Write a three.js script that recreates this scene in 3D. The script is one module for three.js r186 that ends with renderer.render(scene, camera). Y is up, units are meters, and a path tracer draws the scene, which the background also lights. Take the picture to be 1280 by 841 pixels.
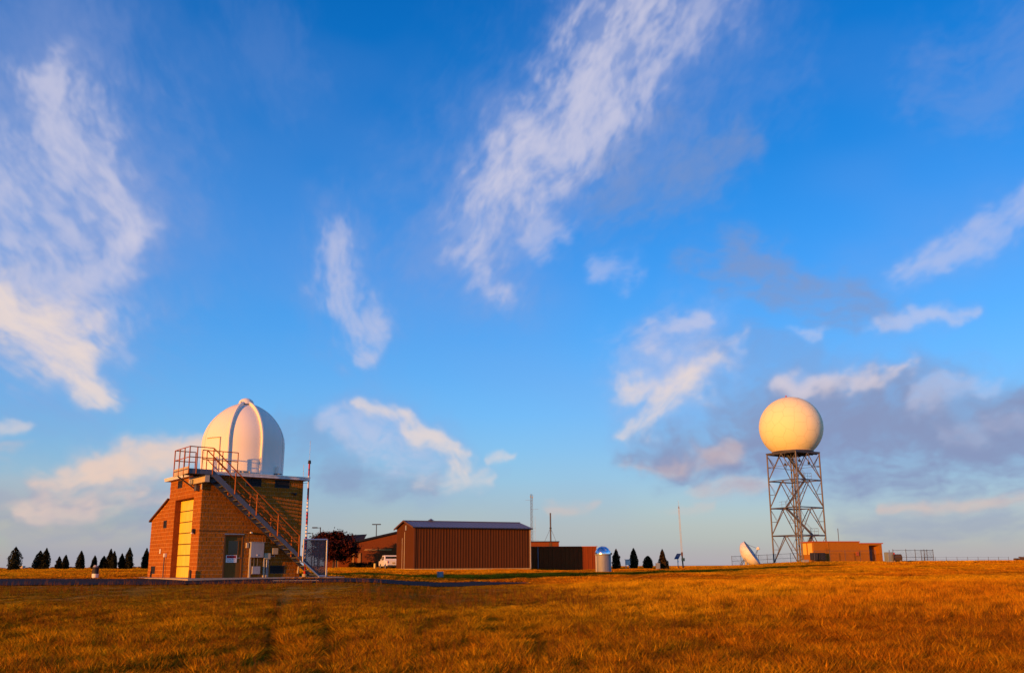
import * as THREE from 'three';
import { mergeGeometries } from 'three/addons/utils/BufferGeometryUtils.js';
import { RoundedBoxGeometry } from 'three/addons/geometries/RoundedBoxGeometry.js';

// ---------------------------------------------------------------- camera, sky, sun, exposure
const RAD = Math.PI / 180;
const scene = new THREE.Scene();
const camera = new THREE.PerspectiveCamera(2 * Math.atan(420.5 / 1080) / RAD, 1280 / 841, 0.1, 12000);
camera.position.set(0, 1.6, 0);
camera.rotation.order = 'YXZ';
camera.rotation.x = 12.02 * RAD;
camera.rotation.z = -0.0052;
camera.setViewOffset(1280, 841, 0, -57.5, 1280, 841);
const renderer = new THREE.WebGLRenderer({ antialias: true });
renderer.setSize(1024, 672);
renderer.toneMapping = THREE.LinearToneMapping;
renderer.toneMappingExposure = 1.3;   // exposed for the ground in low sun
renderer.shadowMap.enabled = true;

const SUN_AZ = 42 * RAD, SUN_EL = 6 * RAD;   // low evening sun behind the viewer's left shoulder
const sunDir = new THREE.Vector3(-Math.sin(SUN_AZ) * Math.cos(SUN_EL), Math.sin(SUN_EL), Math.cos(SUN_AZ) * Math.cos(SUN_EL));
const sun = new THREE.DirectionalLight(new THREE.Color().setRGB(1, 0.38, 0.05), 5);
sun.position.set(10, 0, -90).addScaledVector(sunDir, 260);
sun.target.position.set(10, 0, -90);
sun.castShadow = true;
sun.shadow.mapSize.set(4096, 4096);
Object.assign(sun.shadow.camera, { left: -150, right: 150, top: 60, bottom: -60, near: 1, far: 600 });
scene.add(sun, sun.target);

// seeded random and noise
function rng(seed) { let a = seed >>> 0; return () => { a = (a + 0x6D2B79F5) | 0; let t = Math.imul(a ^ (a >>> 15), 1 | a); t = (t + Math.imul(t ^ (t >>> 7), 61 | t)) ^ t; return ((t ^ (t >>> 14)) >>> 0) / 4294967296; }; }
const NP = new Float32Array(65536); { const r = rng(7); for (let i = 0; i < 65536; i++) NP[i] = r(); }
function vnoise(x, y) {
  const xi = Math.floor(x), yi = Math.floor(y), fx = x - xi, fy = y - yi;
  const u = fx * fx * fx * (fx * (fx * 6 - 15) + 10), v = fy * fy * fy * (fy * (fy * 6 - 15) + 10);
  const x0 = xi & 255, x1 = (xi + 1) & 255, y0 = (yi & 255) << 8, y1 = ((yi + 1) & 255) << 8;
  const a = NP[y0 | x0], b = NP[y0 | x1], c = NP[y1 | x0], d = NP[y1 | x1];
  return a + (b - a) * u + (c - a) * v + (a - b - c + d) * u * v;
}
function fbm(x, y, o) { let s = 0, a = 0.5, n = 0; for (let i = 0; i < o; i++) { s += a * vnoise(x, y); n += a; a *= 0.5; const t = x * 1.62 + y * 1.18 + 17.3; y = y * 1.62 - x * 1.18 + 9.1; x = t; } return s / n; }
const clamp = (v, a = 0, b = 1) => v < a ? a : v > b ? b : v;
const sstep = (a, b, v) => { const t = clamp((v - a) / (b - a)); return t * t * (3 - 2 * t); };
const toLin = (c) => { c /= 255; return c <= 0.04045 ? c / 12.92 : Math.pow((c + 0.055) / 1.055, 2.4); };
const lin3 = (r, g, b) => [toLin(r), toLin(g), toLin(b)];

// the sky: clear evening air, with cloud streaks given as [tone, strength, streak angle, wispiness, [azimuth, elevation, half width]...] in degrees
const CLOUDS = [
  [4, 0.24, -62, 0.6, [-29.1, 28.42, 4.26, -27.93, 26.73, 4.83, -27.08, 24.89, 5.39, -26.07, 22.57, 5.11, -25.04, 20.88, 4.26, -24.44, 19.08, 3.41]],
  [4, 0.224, -55, 0.6, [-30.87, 21.58, 9.94, -29.22, 19.2, 10.65, -27.94, 16.65, 9.23, -26.91, 14.44, 7.1]],
  [4, 0.272, -50, 0.6, [-29.79, 15.2, 3.69, -28.12, 14.28, 4.26, -26.56, 12.83, 4.26, -25.2, 11.54, 3.41, -24.38, 10.32, 2.27]],
  [4, 0.272, 55, 0.6, [9.16, 35.47, 8.52, 7.38, 32.91, 8.23, 5.92, 30.66, 7.81, 3.94, 28.35, 7.1, 1.71, 26.19, 6.39, -0.47, 24.45, 5.68]],
  [4, 0.224, 50, 0.6, [0.08, 25.96, 5.68, -1.83, 23.94, 5.96, -2.09, 21.38, 4.83, -1.29, 19.04, 2.84]],
  [4, 0.144, 50, 0.6, [14.83, 34.6, 4.26, 12.9, 33.74, 3.69, 11.2, 32.57, 2.84]],
  [4, 0.192, -75, 0.6, [-10.99, 20.02, 3.69, -10.4, 18, 3.97, -9.73, 15.96, 3.69, -9.52, 14.14, 2.55]],
  [4, 0.256, -25, 0.6, [-9.39, 9.86, 1.28, -7.13, 9.49, 1.56, -5.35, 8.56, 1.7, -4.07, 7.42, 1.42]],
  [4, 0.192, -5, 0.6, [-10.58, 8.37, 2.55, -8.34, 7.9, 3.69, -6.58, 7.13, 3.69, -5.07, 6.36, 2.84]],
  [4, 0.16, 15, 0.6, [-6.04, 4.95, 1.7, -3.05, 5.16, 1.42, -1.04, 5.58, 1.14]],
  [4, 0.224, 50, 0.6, [7.57, 8.35, 1.14, 9.09, 9.09, 1.7, 10.63, 10.33, 2.84, 11.7, 12.11, 3.12]],
  [4, 0.24, 10, 0.6, [8.17, 11.22, 1.99, 10.17, 11.24, 2.27, 12.19, 12.08, 3.69, 13.45, 12.78, 2.27]],
  [4, 0.176, 40, 0.6, [9.68, 13.77, 1.42, 10.59, 15.03, 1.42, 12.87, 15.66, 1.42]],
  [4, 0.192, 6, 0.6, [17.18, 11.05, 1.85, 19.71, 11.06, 1.99, 22.36, 10.83, 1.85, 24.51, 10.87, 1.28]],
  [4, 0.128, 20, 0.6, [24.98, 9.15, 1.99, 26.87, 9.68, 1.7, 28.92, 10.39, 1.42]],
  [4, 0.176, 8, 0.6, [22.21, 14.19, 1.28, 24.82, 14.16, 1.42, 27.33, 14.2, 0.99]],
  [4, 0.16, 28, 0.6, [24.29, 17.65, 2.55, 27.4, 18.8, 2.55, 31.19, 20.09, 2.27]],
  [4, 0.341, -60, 0.6, [-31.04, 29.82, 7.41, -28.92, 26.05, 6.79, -27.94, 20.83, 6.79, -27.99, 17.1, 5.55]],
  [4, 0.186, -60, 0.7, [-24.09, 26.18, 4.32, -22.82, 22.19, 3.7, -23.43, 18.74, 3.09]],
  [4, 0.155, 0, 1, [-26.76, 8.32, 1.85, -25.12, 8.2, 1.48]],
  [4, 0.136, -60, 0.8, [-16.82, 32.89, 3.09, -13.52, 30.12, 2.47]],
  [4, 0.279, 55, 0.7, [11.88, 34.75, 4.94, 6.75, 30.61, 5.55, 1.15, 24.94, 5.55, -2.62, 21.89, 4.94]],
  [2, 0.5, 30, 0.8, [8.68, 24.88, 3.7, 12.41, 25.8, 2.78, 15.54, 26.42, 1.54]],
  [4, 0.186, 30, 0.8, [14.23, 29.91, 3.7, 18.37, 30.23, 3.09]],
  [4, 0.155, -75, 1, [-11.03, 21.04, 2.47, -10.08, 15.94, 2.78]],
  [2, 0.65, 4, 1, [-26.73, 3.68, 1.23, -23.97, 4.23, 1.6, -21.05, 4.79, 1.6, -17.99, 5.37, 1.23]],
  [2, 0.5, 3, 1, [-28.95, 2.93, 1.11, -25.41, 2.09, 0.86, -21.75, 2.61, 0.74]],
  [2, 0.35, 2, 0.4, [-28.76, 0.94, 0.86, -20.78, 0.96, 0.86]],
  [2, 0.55, 3, 1, [-11.93, 5.51, 0.99, -8.52, 5.14, 1.11, -5.05, 4.95, 0.86]],
  [2, 0.4, 0, 1, [-12.97, 7.53, 1.85, -10.98, 6.04, 1.85]],
  [2, 0.9, 3, 1, [8.99, 6.49, 1.36, 12.9, 6.88, 1.73, 16.69, 7.24, 2.47, 21.17, 7, 2.96, 25.41, 7.21, 2.78, 29.74, 7.33, 2.78]],
  [2, 0.85, 4, 0.6, [14.5, 9.89, 1.85, 18.26, 9.91, 2.1, 22.22, 9.13, 2.59, 25.95, 8.59, 2.22, 29.79, 7.78, 2.22]],
  [2, 0.85, 3, 0.7, [9.49, 6.73, 1.48, 14.35, 7.34, 2.1, 19.02, 7.87, 3.09, 23.79, 7.56, 3.39, 29.74, 7.33, 3.7]],
  [2, 0.7, 2, 1, [17.49, 5.45, 0.99, 21.01, 5.06, 0.99, 23.97, 4.92, 0.62]],
  [2, 0.75, -8, 0.8, [14.06, 19.14, 1.85, 17.37, 17.3, 1.85, 20.55, 15.95, 1.85, 23.13, 14.66, 1.23]],
  [2, 0.4, 0, 0.8, [14.23, 13.5, 1.6, 18.47, 12.92, 1.6]],
  [4, 0.31, 20, 0.8, [27.52, 27.46, 2.78, 29.71, 27.78, 2.78, 32.26, 28.34, 3.09]],
  [2, 0.45, 2, 1, [20.78, 2.17, 0.86, 24.95, 2.3, 0.86, 29.21, 2.4, 0.86]],
  [1, 0.75, -62, 1, [-29.1, 28.42, 1.85, -27.93, 26.73, 2.1, -27.08, 24.89, 2.35, -26.07, 22.57, 2.22, -25.04, 20.88, 1.85, -24.44, 19.08, 1.48]],
  [1, 0.7, -55, 1, [-30.87, 21.58, 4.32, -29.22, 19.2, 4.63, -27.94, 16.65, 4.01, -26.91, 14.44, 3.09]],
  [0, 0.85, -50, 1, [-29.79, 15.2, 1.6, -28.12, 14.28, 1.85, -26.56, 12.83, 1.85, -25.2, 11.54, 1.3, -24.38, 10.32, 0.87]],
  [1, 0.5, -60, 1, [-24.39, 19.56, 1.36, -24.27, 17.18, 1.11]],
  [0, 0.5, 15, 1, [-29.4, 7.52, 0.54, -28.49, 7.91, 0.43]],
  [1, 0.85, 55, 1, [9.16, 35.47, 3.7, 7.38, 32.91, 3.58, 5.92, 30.66, 3.39, 3.94, 28.35, 3.09, 1.71, 26.19, 2.78, -0.47, 24.45, 2.47]],
  [1, 0.7, 50, 1, [0.08, 25.96, 2.47, -1.83, 23.94, 2.59, -2.09, 21.38, 2.1, -1.29, 19.04, 1.23]],
  [1, 0.45, 50, 1, [14.83, 34.6, 1.85, 12.9, 33.74, 1.6, 11.2, 32.57, 1.23]],
  [1, 0.45, 20, 1, [2.19, 21.87, 1.36, 3.79, 21.57, 1.11]],
  [1, 0.4, 10, 1, [6.61, 18.51, 0.86, 8.44, 18.79, 0.99]],
  [1, 0.6, -75, 1, [-10.99, 20.02, 1.6, -10.4, 18, 1.73, -9.73, 15.96, 1.6, -9.52, 14.14, 1.11]],
  [5, 0.95, 10, 1, [-27.2, 4.49, 0.65, -25.69, 5.29, 0.98, -24.11, 6.02, 1.09, -22.27, 6.68, 0.92, -20.12, 7.17, 0.76, -18.11, 7.26, 0.54]],
  [5, 0.7, 8, 1, [-28.23, 3.18, 0.43, -25.97, 3.93, 0.49, -23.17, 4.63, 0.49]],
  [5, 0.6, 8, 1, [-27.8, 2.74, 0.43, -25.51, 3.25, 0.49, -23.1, 3.78, 0.49, -20.59, 4.32, 0.49]],
  [3, 0.35, 3, 1, [-29.26, 6.08, 0.65, -28.53, 6.35, 0.43]],
  [3, 0.2, 4, 0.6, [-29.06, 4.05, 1.41, -25.65, 4.87, 1.63, -21.95, 5.25, 1.63, -17.96, 4.88, 1.3]],
  [3, 0.18, 2, 0.5, [-28.85, 1.82, 0.87, -24.17, 1.65, 0.87, -18.26, 2.41, 0.76]],
  [0, 0.8, -25, 1, [-9.39, 9.86, 0.49, -7.13, 9.49, 0.6, -5.35, 8.56, 0.65, -4.07, 7.42, 0.54]],
  [1, 0.6, -5, 1, [-10.58, 8.37, 0.98, -8.34, 7.9, 1.41, -6.58, 7.13, 1.41, -5.07, 6.36, 1.09]],
  [0, 0.75, -70, 1, [-3.56, 6.73, 0.65, -3.25, 5.9, 0.65]],
  [0, 0.5, 15, 1, [-6.04, 4.95, 0.65, -3.05, 5.16, 0.54, -1.04, 5.58, 0.43]],
  [0, 0.5, 20, 1, [-1.29, 6.52, 0.33, -0.03, 6.84, 0.27]],
  [0, 0.7, 50, 1, [7.57, 8.35, 0.43, 9.09, 9.09, 0.65, 10.63, 10.33, 1.09, 11.7, 12.11, 1.19]],
  [0, 0.75, 10, 1, [8.17, 11.22, 0.76, 10.17, 11.24, 0.87, 12.19, 12.08, 1.41, 13.45, 12.78, 0.87]],
  [1, 0.55, 40, 1, [9.68, 13.77, 0.62, 10.59, 15.03, 0.62, 12.87, 15.66, 0.62]],
  [1, 0.35, 20, 1, [9.71, 12.2, 2.71, 12.27, 13.63, 2.47]],
  [5, 0.6, 6, 1, [17.17, 10.95, 0.6, 20.15, 10.92, 0.65, 22.79, 10.7, 0.6, 24.51, 10.82, 0.43]],
  [1, 0.6, 6, 1, [17.18, 11.05, 0.71, 19.71, 11.06, 0.76, 22.36, 10.83, 0.71, 24.51, 10.87, 0.49]],
  [1, 0.4, 20, 1, [24.98, 9.15, 0.76, 26.87, 9.68, 0.65, 28.92, 10.39, 0.54]],
  [3, 0.5, 4, 1, [8, 6.41, 0.54, 10.96, 6.69, 0.65, 14.35, 7.34, 0.65]],
  [3, 0.4, 4, 1, [9.91, 4.92, 0.54, 12.8, 5.05, 0.65, 15.64, 5.26, 0.43]],
  [1, 0.25, 5, 1, [25.84, 7.41, 0.54, 29.46, 8.27, 0.54]],
  [1, 0.55, 8, 1, [22.21, 14.19, 0.56, 24.82, 14.16, 0.62, 27.33, 14.2, 0.43]],
  [1, 0.5, 5, 1, [13.53, 14.07, 0.49, 15.23, 14.04, 0.49]],
  [1, 0.5, 5, 1, [17.86, 14.13, 0.49, 19.49, 14.18, 0.49]],
  [1, 0.5, 28, 1, [24.29, 17.65, 1.11, 27.4, 18.8, 1.11, 31.19, 20.09, 0.99]],
  [3, 0.6, 4, 1, [22.58, 3.36, 0.33, 25.87, 3.52, 0.43, 29.36, 3.83, 0.49]],
  [3, 0.45, 4, 1, [2.46, 3.47, 0.38, 4.45, 3.76, 0.43, 5.7, 3.96, 0.27]],
  [3, 0.3, 2, 1, [9.37, 3.69, 0.38, 11.79, 3.85, 0.38]]];
const AIR = [[0, 176, 168, 172], [0.66, 178, 174, 174], [1.7, 180, 186, 181], [2.5, 180, 190, 187], [3.4, 174, 194, 198], [4.4, 165, 197, 212], [5.6, 153, 199, 226], [7.7, 134, 194, 239], [9.8, 117, 188, 247], [12.4, 101, 178, 247], [15.1, 84, 168, 245], [18.8, 66, 155, 239], [22.4, 48, 143, 230], [25.7, 34, 132, 219], [28.9, 24, 123, 210], [32.5, 16, 115, 201], [36, 10, 107, 192], [50, 3, 84, 165], [90, 2, 66, 140]].map(([e, ...c]) => [e, ...lin3(...c)]);
const TONES = [lin3(240, 220, 208), lin3(208, 206, 226), lin3(136, 150, 188), lin3(226, 192, 178), lin3(142, 160, 210), lin3(236, 208, 192)];
function air(e) { let i = 1; while (i < AIR.length - 1 && AIR[i][0] < e) i++; const a = AIR[i - 1], b = AIR[i], t = clamp((e - a[0]) / (b[0] - a[0])); return [a[1] + (b[1] - a[1]) * t, a[2] + (b[2] - a[2]) * t, a[3] + (b[3] - a[3]) * t]; }
function makeSky() {
  const W = 4096, H = 2048, data = new Float32Array(W * H * 4);
  const segs = [];
  for (const [tone, str, ang, wisp, p] of CLOUDS) {
    const s = { tone, str, ca: Math.cos(ang * RAD), sa: Math.sin(ang * RAD), wisp, p, x0: 1e9, x1: -1e9, y0: 1e9, y1: -1e9 };
    for (let k = 0; k < p.length; k += 3) { const m = p[k + 2] * 2.1 + 2.8; s.x0 = Math.min(s.x0, p[k] - m); s.x1 = Math.max(s.x1, p[k] + m); s.y0 = Math.min(s.y0, p[k + 1] - m); s.y1 = Math.max(s.y1, p[k + 1] + m); }
    segs.push(s);
  }
  for (let j = 0; j < H; j++) {
    const el = (j + 0.5) / H * 180 - 90, base = air(Math.max(el, 0));
    for (let i = 0; i < W; i++) {
      const az = ((i + 0.5) / W * 360 - 180) ;           // 0 at -z after the shift below
      const side = el > 0 ? 1 + 0.24 * Math.sin(az * RAD) * clamp(el / 3, 0.35, 1) : 1; let r = base[0] * side, g = base[1] * side, b = base[2] * side;
      if (el > 0) {
        const u0 = az * 0.951, v0 = el;
        // a thin uneven veil over the whole sky
        const low = Math.pow(1 - clamp(el / 60), 2);
        const veil = 0.16 * sstep(0.5, 0.8, fbm(u0 * 0.06 + 3 + v0 * 0.02, v0 * 0.10, 3)) * (0.4 + 0.6 * low);
        r += (TONES[4][0] - r) * veil; g += (TONES[4][1] - g) * veil; b += (TONES[4][2] - b) * veil;
        if (az > -52 && az < 52 && el < 48) {
          const wx = fbm(u0 * 0.2, v0 * 0.2, 5) - 0.5, wy = fbm(u0 * 0.2 + 40, v0 * 0.2 + 7, 5) - 0.5;
          const qx = fbm(u0 * 0.9 + 5, v0 * 0.9, 3) - 0.5, qy = fbm(u0 * 0.9 + 60, v0 * 0.9 + 3, 3) - 0.5;
          const lowk = clamp(el / 14, 0.22, 1), u = u0 + wx * 4.0 + qx * 1.5, v = v0 + (wy * 3.6 + qy * 1.4) * lowk;
          const sq = 0.45 + 0.55 * clamp(el / 14);
          for (const s of segs) {
            if (u < s.x0 || u > s.x1 || v < s.y0 || v > s.y1) continue;
            let best = 0;
            for (let k = 0; k + 3 < s.p.length; k += 3) {
              const ax = s.p[k], ay = s.p[k + 1], bx = s.p[k + 3] - ax, by = s.p[k + 4] - ay, px = u - ax, py = v - ay;
              const t = clamp((px * bx + py * by) / (bx * bx + by * by)), w = s.p[k + 2] + (s.p[k + 5] - s.p[k + 2]) * t;
              const dx = px - bx * t, dy = py - by * t, d = Math.sqrt(dx * dx + dy * dy) / w;
              const f = d < 2.1 ? Math.exp(-d * d * 0.85) * Math.pow(1 - Math.pow(d / 2.1, 2), 1.5) : 0;
              if (f > best) best = f;
            }
            if (best <= 0) continue;
            const a = (u0 * s.ca + v0 * s.sa) + wx * 2.2, c = (-u0 * s.sa + v0 * s.ca) / sq + wy * 2.2;
            const n = fbm(a * 0.22 + s.tone * 13, c * 0.55, 5), n2 = fbm(a * 0.8 + 31, c * 1.5 + 8, 6), n3 = fbm(a * 2.2 + 7, c * 5.5 + 15, 4);
            const m = clamp(0.5 + (n - 0.5) * 1.5 + (n2 - 0.5) * 1.25 + (n3 - 0.5) * 0.55, 0, 1.2);
            const e = best + (m - 0.55) * 0.42 * s.wisp * Math.min(1, best * 2.2);       // the fibres eat into the soft edge
            const d = Math.max(0, e) * (1 - s.wisp * 0.5 + s.wisp * 0.9 * m);
            const al = s.str * (1 - Math.exp(-1.45 * Math.pow(d, 1.35)));
            const T = TONES[s.tone];
            r += (T[0] - r) * al; g += (T[1] - g) * al; b += (T[2] - b) * al;
          }
        } else {
          // the same kind of streaks go on round the rest of the sky
          const fade = sstep(50, 62, Math.abs(az)) + (el >= 48 ? sstep(46, 56, el) : 0);
          const al = 0.6 * clamp(fade) * sstep(0.56, 0.82, fbm((u0 * 0.8 + v0 * 0.5) * 0.07 + 90, (v0 * 0.9 - u0 * 0.35) * 0.11 + 20, 5)) * (1 - sstep(60, 90, el));
          const T = el < 12 ? TONES[3] : TONES[1];
          r += (T[0] - r) * al; g += (T[1] - g) * al; b += (T[2] - b) * al;
        }
      }
      // three's equirectangular u: azimuth 0 (-z) lies at u = 0.25, +x at 0.5
      const col = ((i + W - W / 4) % W), o = (j * W + col) * 4;
      data[o] = r / 1.3; data[o + 1] = g / 1.3; data[o + 2] = b / 1.3; data[o + 3] = 1;
    }
  }
  const t = new THREE.DataTexture(data, W, H, THREE.RGBAFormat, THREE.FloatType);
  t.mapping = THREE.EquirectangularReflectionMapping; t.minFilter = t.magFilter = THREE.LinearFilter; t.needsUpdate = true;
  return t;
}
const skyTexture = makeSky();
scene.background = skyTexture;
scene.environment = skyTexture;

// ---------------------------------------------------------------- helpers
const taken = {};
function numbered(n) { if (!(n in taken)) { taken[n] = 0; return n; } return n + '_' + String(++taken[n]).padStart(3, '0'); }
function tag(o, label, category, group, kind) { if (label) o.userData.label = label; if (category) o.userData.category = category; if (group) o.userData.group = group; if (kind) o.userData.kind = kind; return o; }
function thing(name, label, category, [x, y, z] = [0, 0, 0], turn = 0, group) { const o = new THREE.Group(); o.name = numbered(name); o.position.set(x, y, z); o.rotation.y = turn; scene.add(o); return tag(o, label, category, group); }
function planarUV(g) {
  const p = g.attributes.position, n = g.attributes.normal, uv = new Float32Array(p.count * 2);
  for (let i = 0; i < p.count; i++) { const ax = Math.abs(n.getX(i)), ay = Math.abs(n.getY(i)), az = Math.abs(n.getZ(i)); const X = p.getX(i), Y = p.getY(i), Z = p.getZ(i);
    if (ay >= ax && ay >= az) { uv[2 * i] = X; uv[2 * i + 1] = Z; } else if (ax > az) { uv[2 * i] = Z; uv[2 * i + 1] = Y; } else { uv[2 * i] = X; uv[2 * i + 1] = Y; } }
  g.setAttribute('uv', new THREE.BufferAttribute(uv, 2)); return g;
}
function joined(gs) { gs = (Array.isArray(gs) ? gs : [gs]).map((g) => { g = g.index ? g.toNonIndexed() : g; return planarUV(g); }); const keep = gs.every((g) => g.attributes.color); for (const g of gs) for (const k of Object.keys(g.attributes)) if (k !== 'position' && k !== 'normal' && k !== 'uv' && !(keep && k === 'color')) g.deleteAttribute(k); return gs.length > 1 ? mergeGeometries(gs) : gs[0]; }
function part(name, gs, m, parent) { const o = new THREE.Mesh(joined(gs), m); o.name = parent === scene ? numbered(name) : name; o.castShadow = o.receiveShadow = true; parent.add(o); return o; }
const V = (x, y, z) => new THREE.Vector3(x, y, z);
const box = (cx, cy, cz, w, h, d) => new THREE.BoxGeometry(w, h, d).translate(cx, cy, cz);
const rbox = (cx, cy, cz, w, h, d, r = 0.02) => new RoundedBoxGeometry(w, h, d, 2, r).translate(cx, cy, cz);
const span = (x0, x1, y0, y1, z0, z1) => box((x0 + x1) / 2, (y0 + y1) / 2, (z0 + z1) / 2, Math.abs(x1 - x0), Math.abs(y1 - y0), Math.abs(z1 - z0));
function tube(p, q, r, n = 8, r2 = r) { p = V(...p); q = V(...q); const d = q.clone().sub(p), g = new THREE.CylinderGeometry(r2, r, d.length(), n); g.applyQuaternion(new THREE.Quaternion().setFromUnitVectors(V(0, 1, 0), d.normalize())); return g.translate((p.x + q.x) / 2, (p.y + q.y) / 2, (p.z + q.z) / 2); }
function bar(p, q, w, h) { p = V(...p); q = V(...q); const d = q.clone().sub(p), L = d.length(); d.normalize(); const up = Math.abs(d.y) > 0.98 ? V(1, 0, 0) : V(0, 1, 0); const s = d.clone().cross(up).normalize(), u = s.clone().cross(d).normalize(); const g = new THREE.BoxGeometry(w, h, L); g.applyMatrix4(new THREE.Matrix4().makeBasis(s, u, d.clone().negate())); return g.translate((p.x + q.x) / 2, (p.y + q.y) / 2, (p.z + q.z) / 2); }
const cyl = (x, y0, y1, z, r, n = 16, rt = r) => new THREE.CylinderGeometry(rt, r, y1 - y0, n).translate(x, (y0 + y1) / 2, z);
function quads(verts, faces) { const g = new THREE.BufferGeometry(), a = []; for (const f of faces) for (let k = 1; k + 1 < f.length; k++) a.push(...verts[f[0]], ...verts[f[k]], ...verts[f[k + 1]]); g.setAttribute('position', new THREE.Float32BufferAttribute(a, 3)); g.computeVertexNormals(); return g; }
function hexa(b, t) { return quads([...b, ...t], [[3, 2, 1, 0], [4, 5, 6, 7], [0, 1, 5, 4], [1, 2, 6, 5], [2, 3, 7, 6], [3, 0, 4, 7]]); }
function paint(g, r, gg, b) { const n = g.attributes.position.count, a = new Float32Array(n * 3); for (let i = 0; i < n; i++) { a[3 * i] = r; a[3 * i + 1] = gg; a[3 * i + 2] = b; } g.setAttribute('color', new THREE.BufferAttribute(a, 3)); return g; }

// grain textures, a few metres across
function grain(seed, size, metres, lo, hi, sx = 1, sy = 1, oct = 5) {
  const d = new Uint8Array(size * size * 4), P = 16;
  for (let y = 0; y < size; y++) for (let x = 0; x < size; x++) {
    const u = x / size, v = y / size; let s = 0, a = 0.5, f = P, nn = 0;
    for (let k = 0; k < oct; k++) { const px = Math.round(f * sx), py = Math.round(f * sy); const X = u * px, Y = v * py, xi = Math.floor(X), yi = Math.floor(Y), fx = X - xi, fy = Y - yi, uu = fx * fx * (3 - 2 * fx), vv = fy * fy * (3 - 2 * fy);
      const h = (i, j) => NP[((((i % px) * 131 + (j % py) * 7919 + seed * 977 + k * 3571) % 65536) + 65536) % 65536];
      const A = h(xi, yi), B = h(xi + 1, yi), C = h(xi, yi + 1), D = h(xi + 1, yi + 1); s += a * (A + (B - A) * uu + (C - A) * vv + (A - B - C + D) * uu * vv); nn += a; a *= 0.62; f *= 2; }
    const c = clamp((s / nn - 0.5) * 1.9 + 0.5), val = Math.round(255 * (lo + (hi - lo) * c)), o = (y * size + x) * 4;
    d[o] = d[o + 1] = d[o + 2] = val; d[o + 3] = 255;
  }
  const t = new THREE.DataTexture(d, size, size); t.wrapS = t.wrapT = THREE.RepeatWrapping; t.magFilter = THREE.LinearFilter; t.minFilter = THREE.LinearMipmapLinearFilter; t.generateMipmaps = true; t.repeat.set(1 / metres, 1 / metres); t.needsUpdate = true; return t;
}
const TX = { fine: grain(1, 512, 1.7, 0.8, 1), coarse: grain(2, 512, 6, 0.7, 1), streak: grain(3, 512, 5, 0.76, 1, 3, 0.4), bump: grain(4, 512, 1.1, 0, 1) };
const rgb = (r, g, b) => new THREE.Color().setRGB(r, g, b);
const mat = (c, roughness = 0.8, o = {}) => new THREE.MeshPhysicalMaterial({ color: rgb(...c), roughness, specularIntensity: o.metalness ? 1 : 0.35, side: THREE.DoubleSide, ...o });
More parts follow.
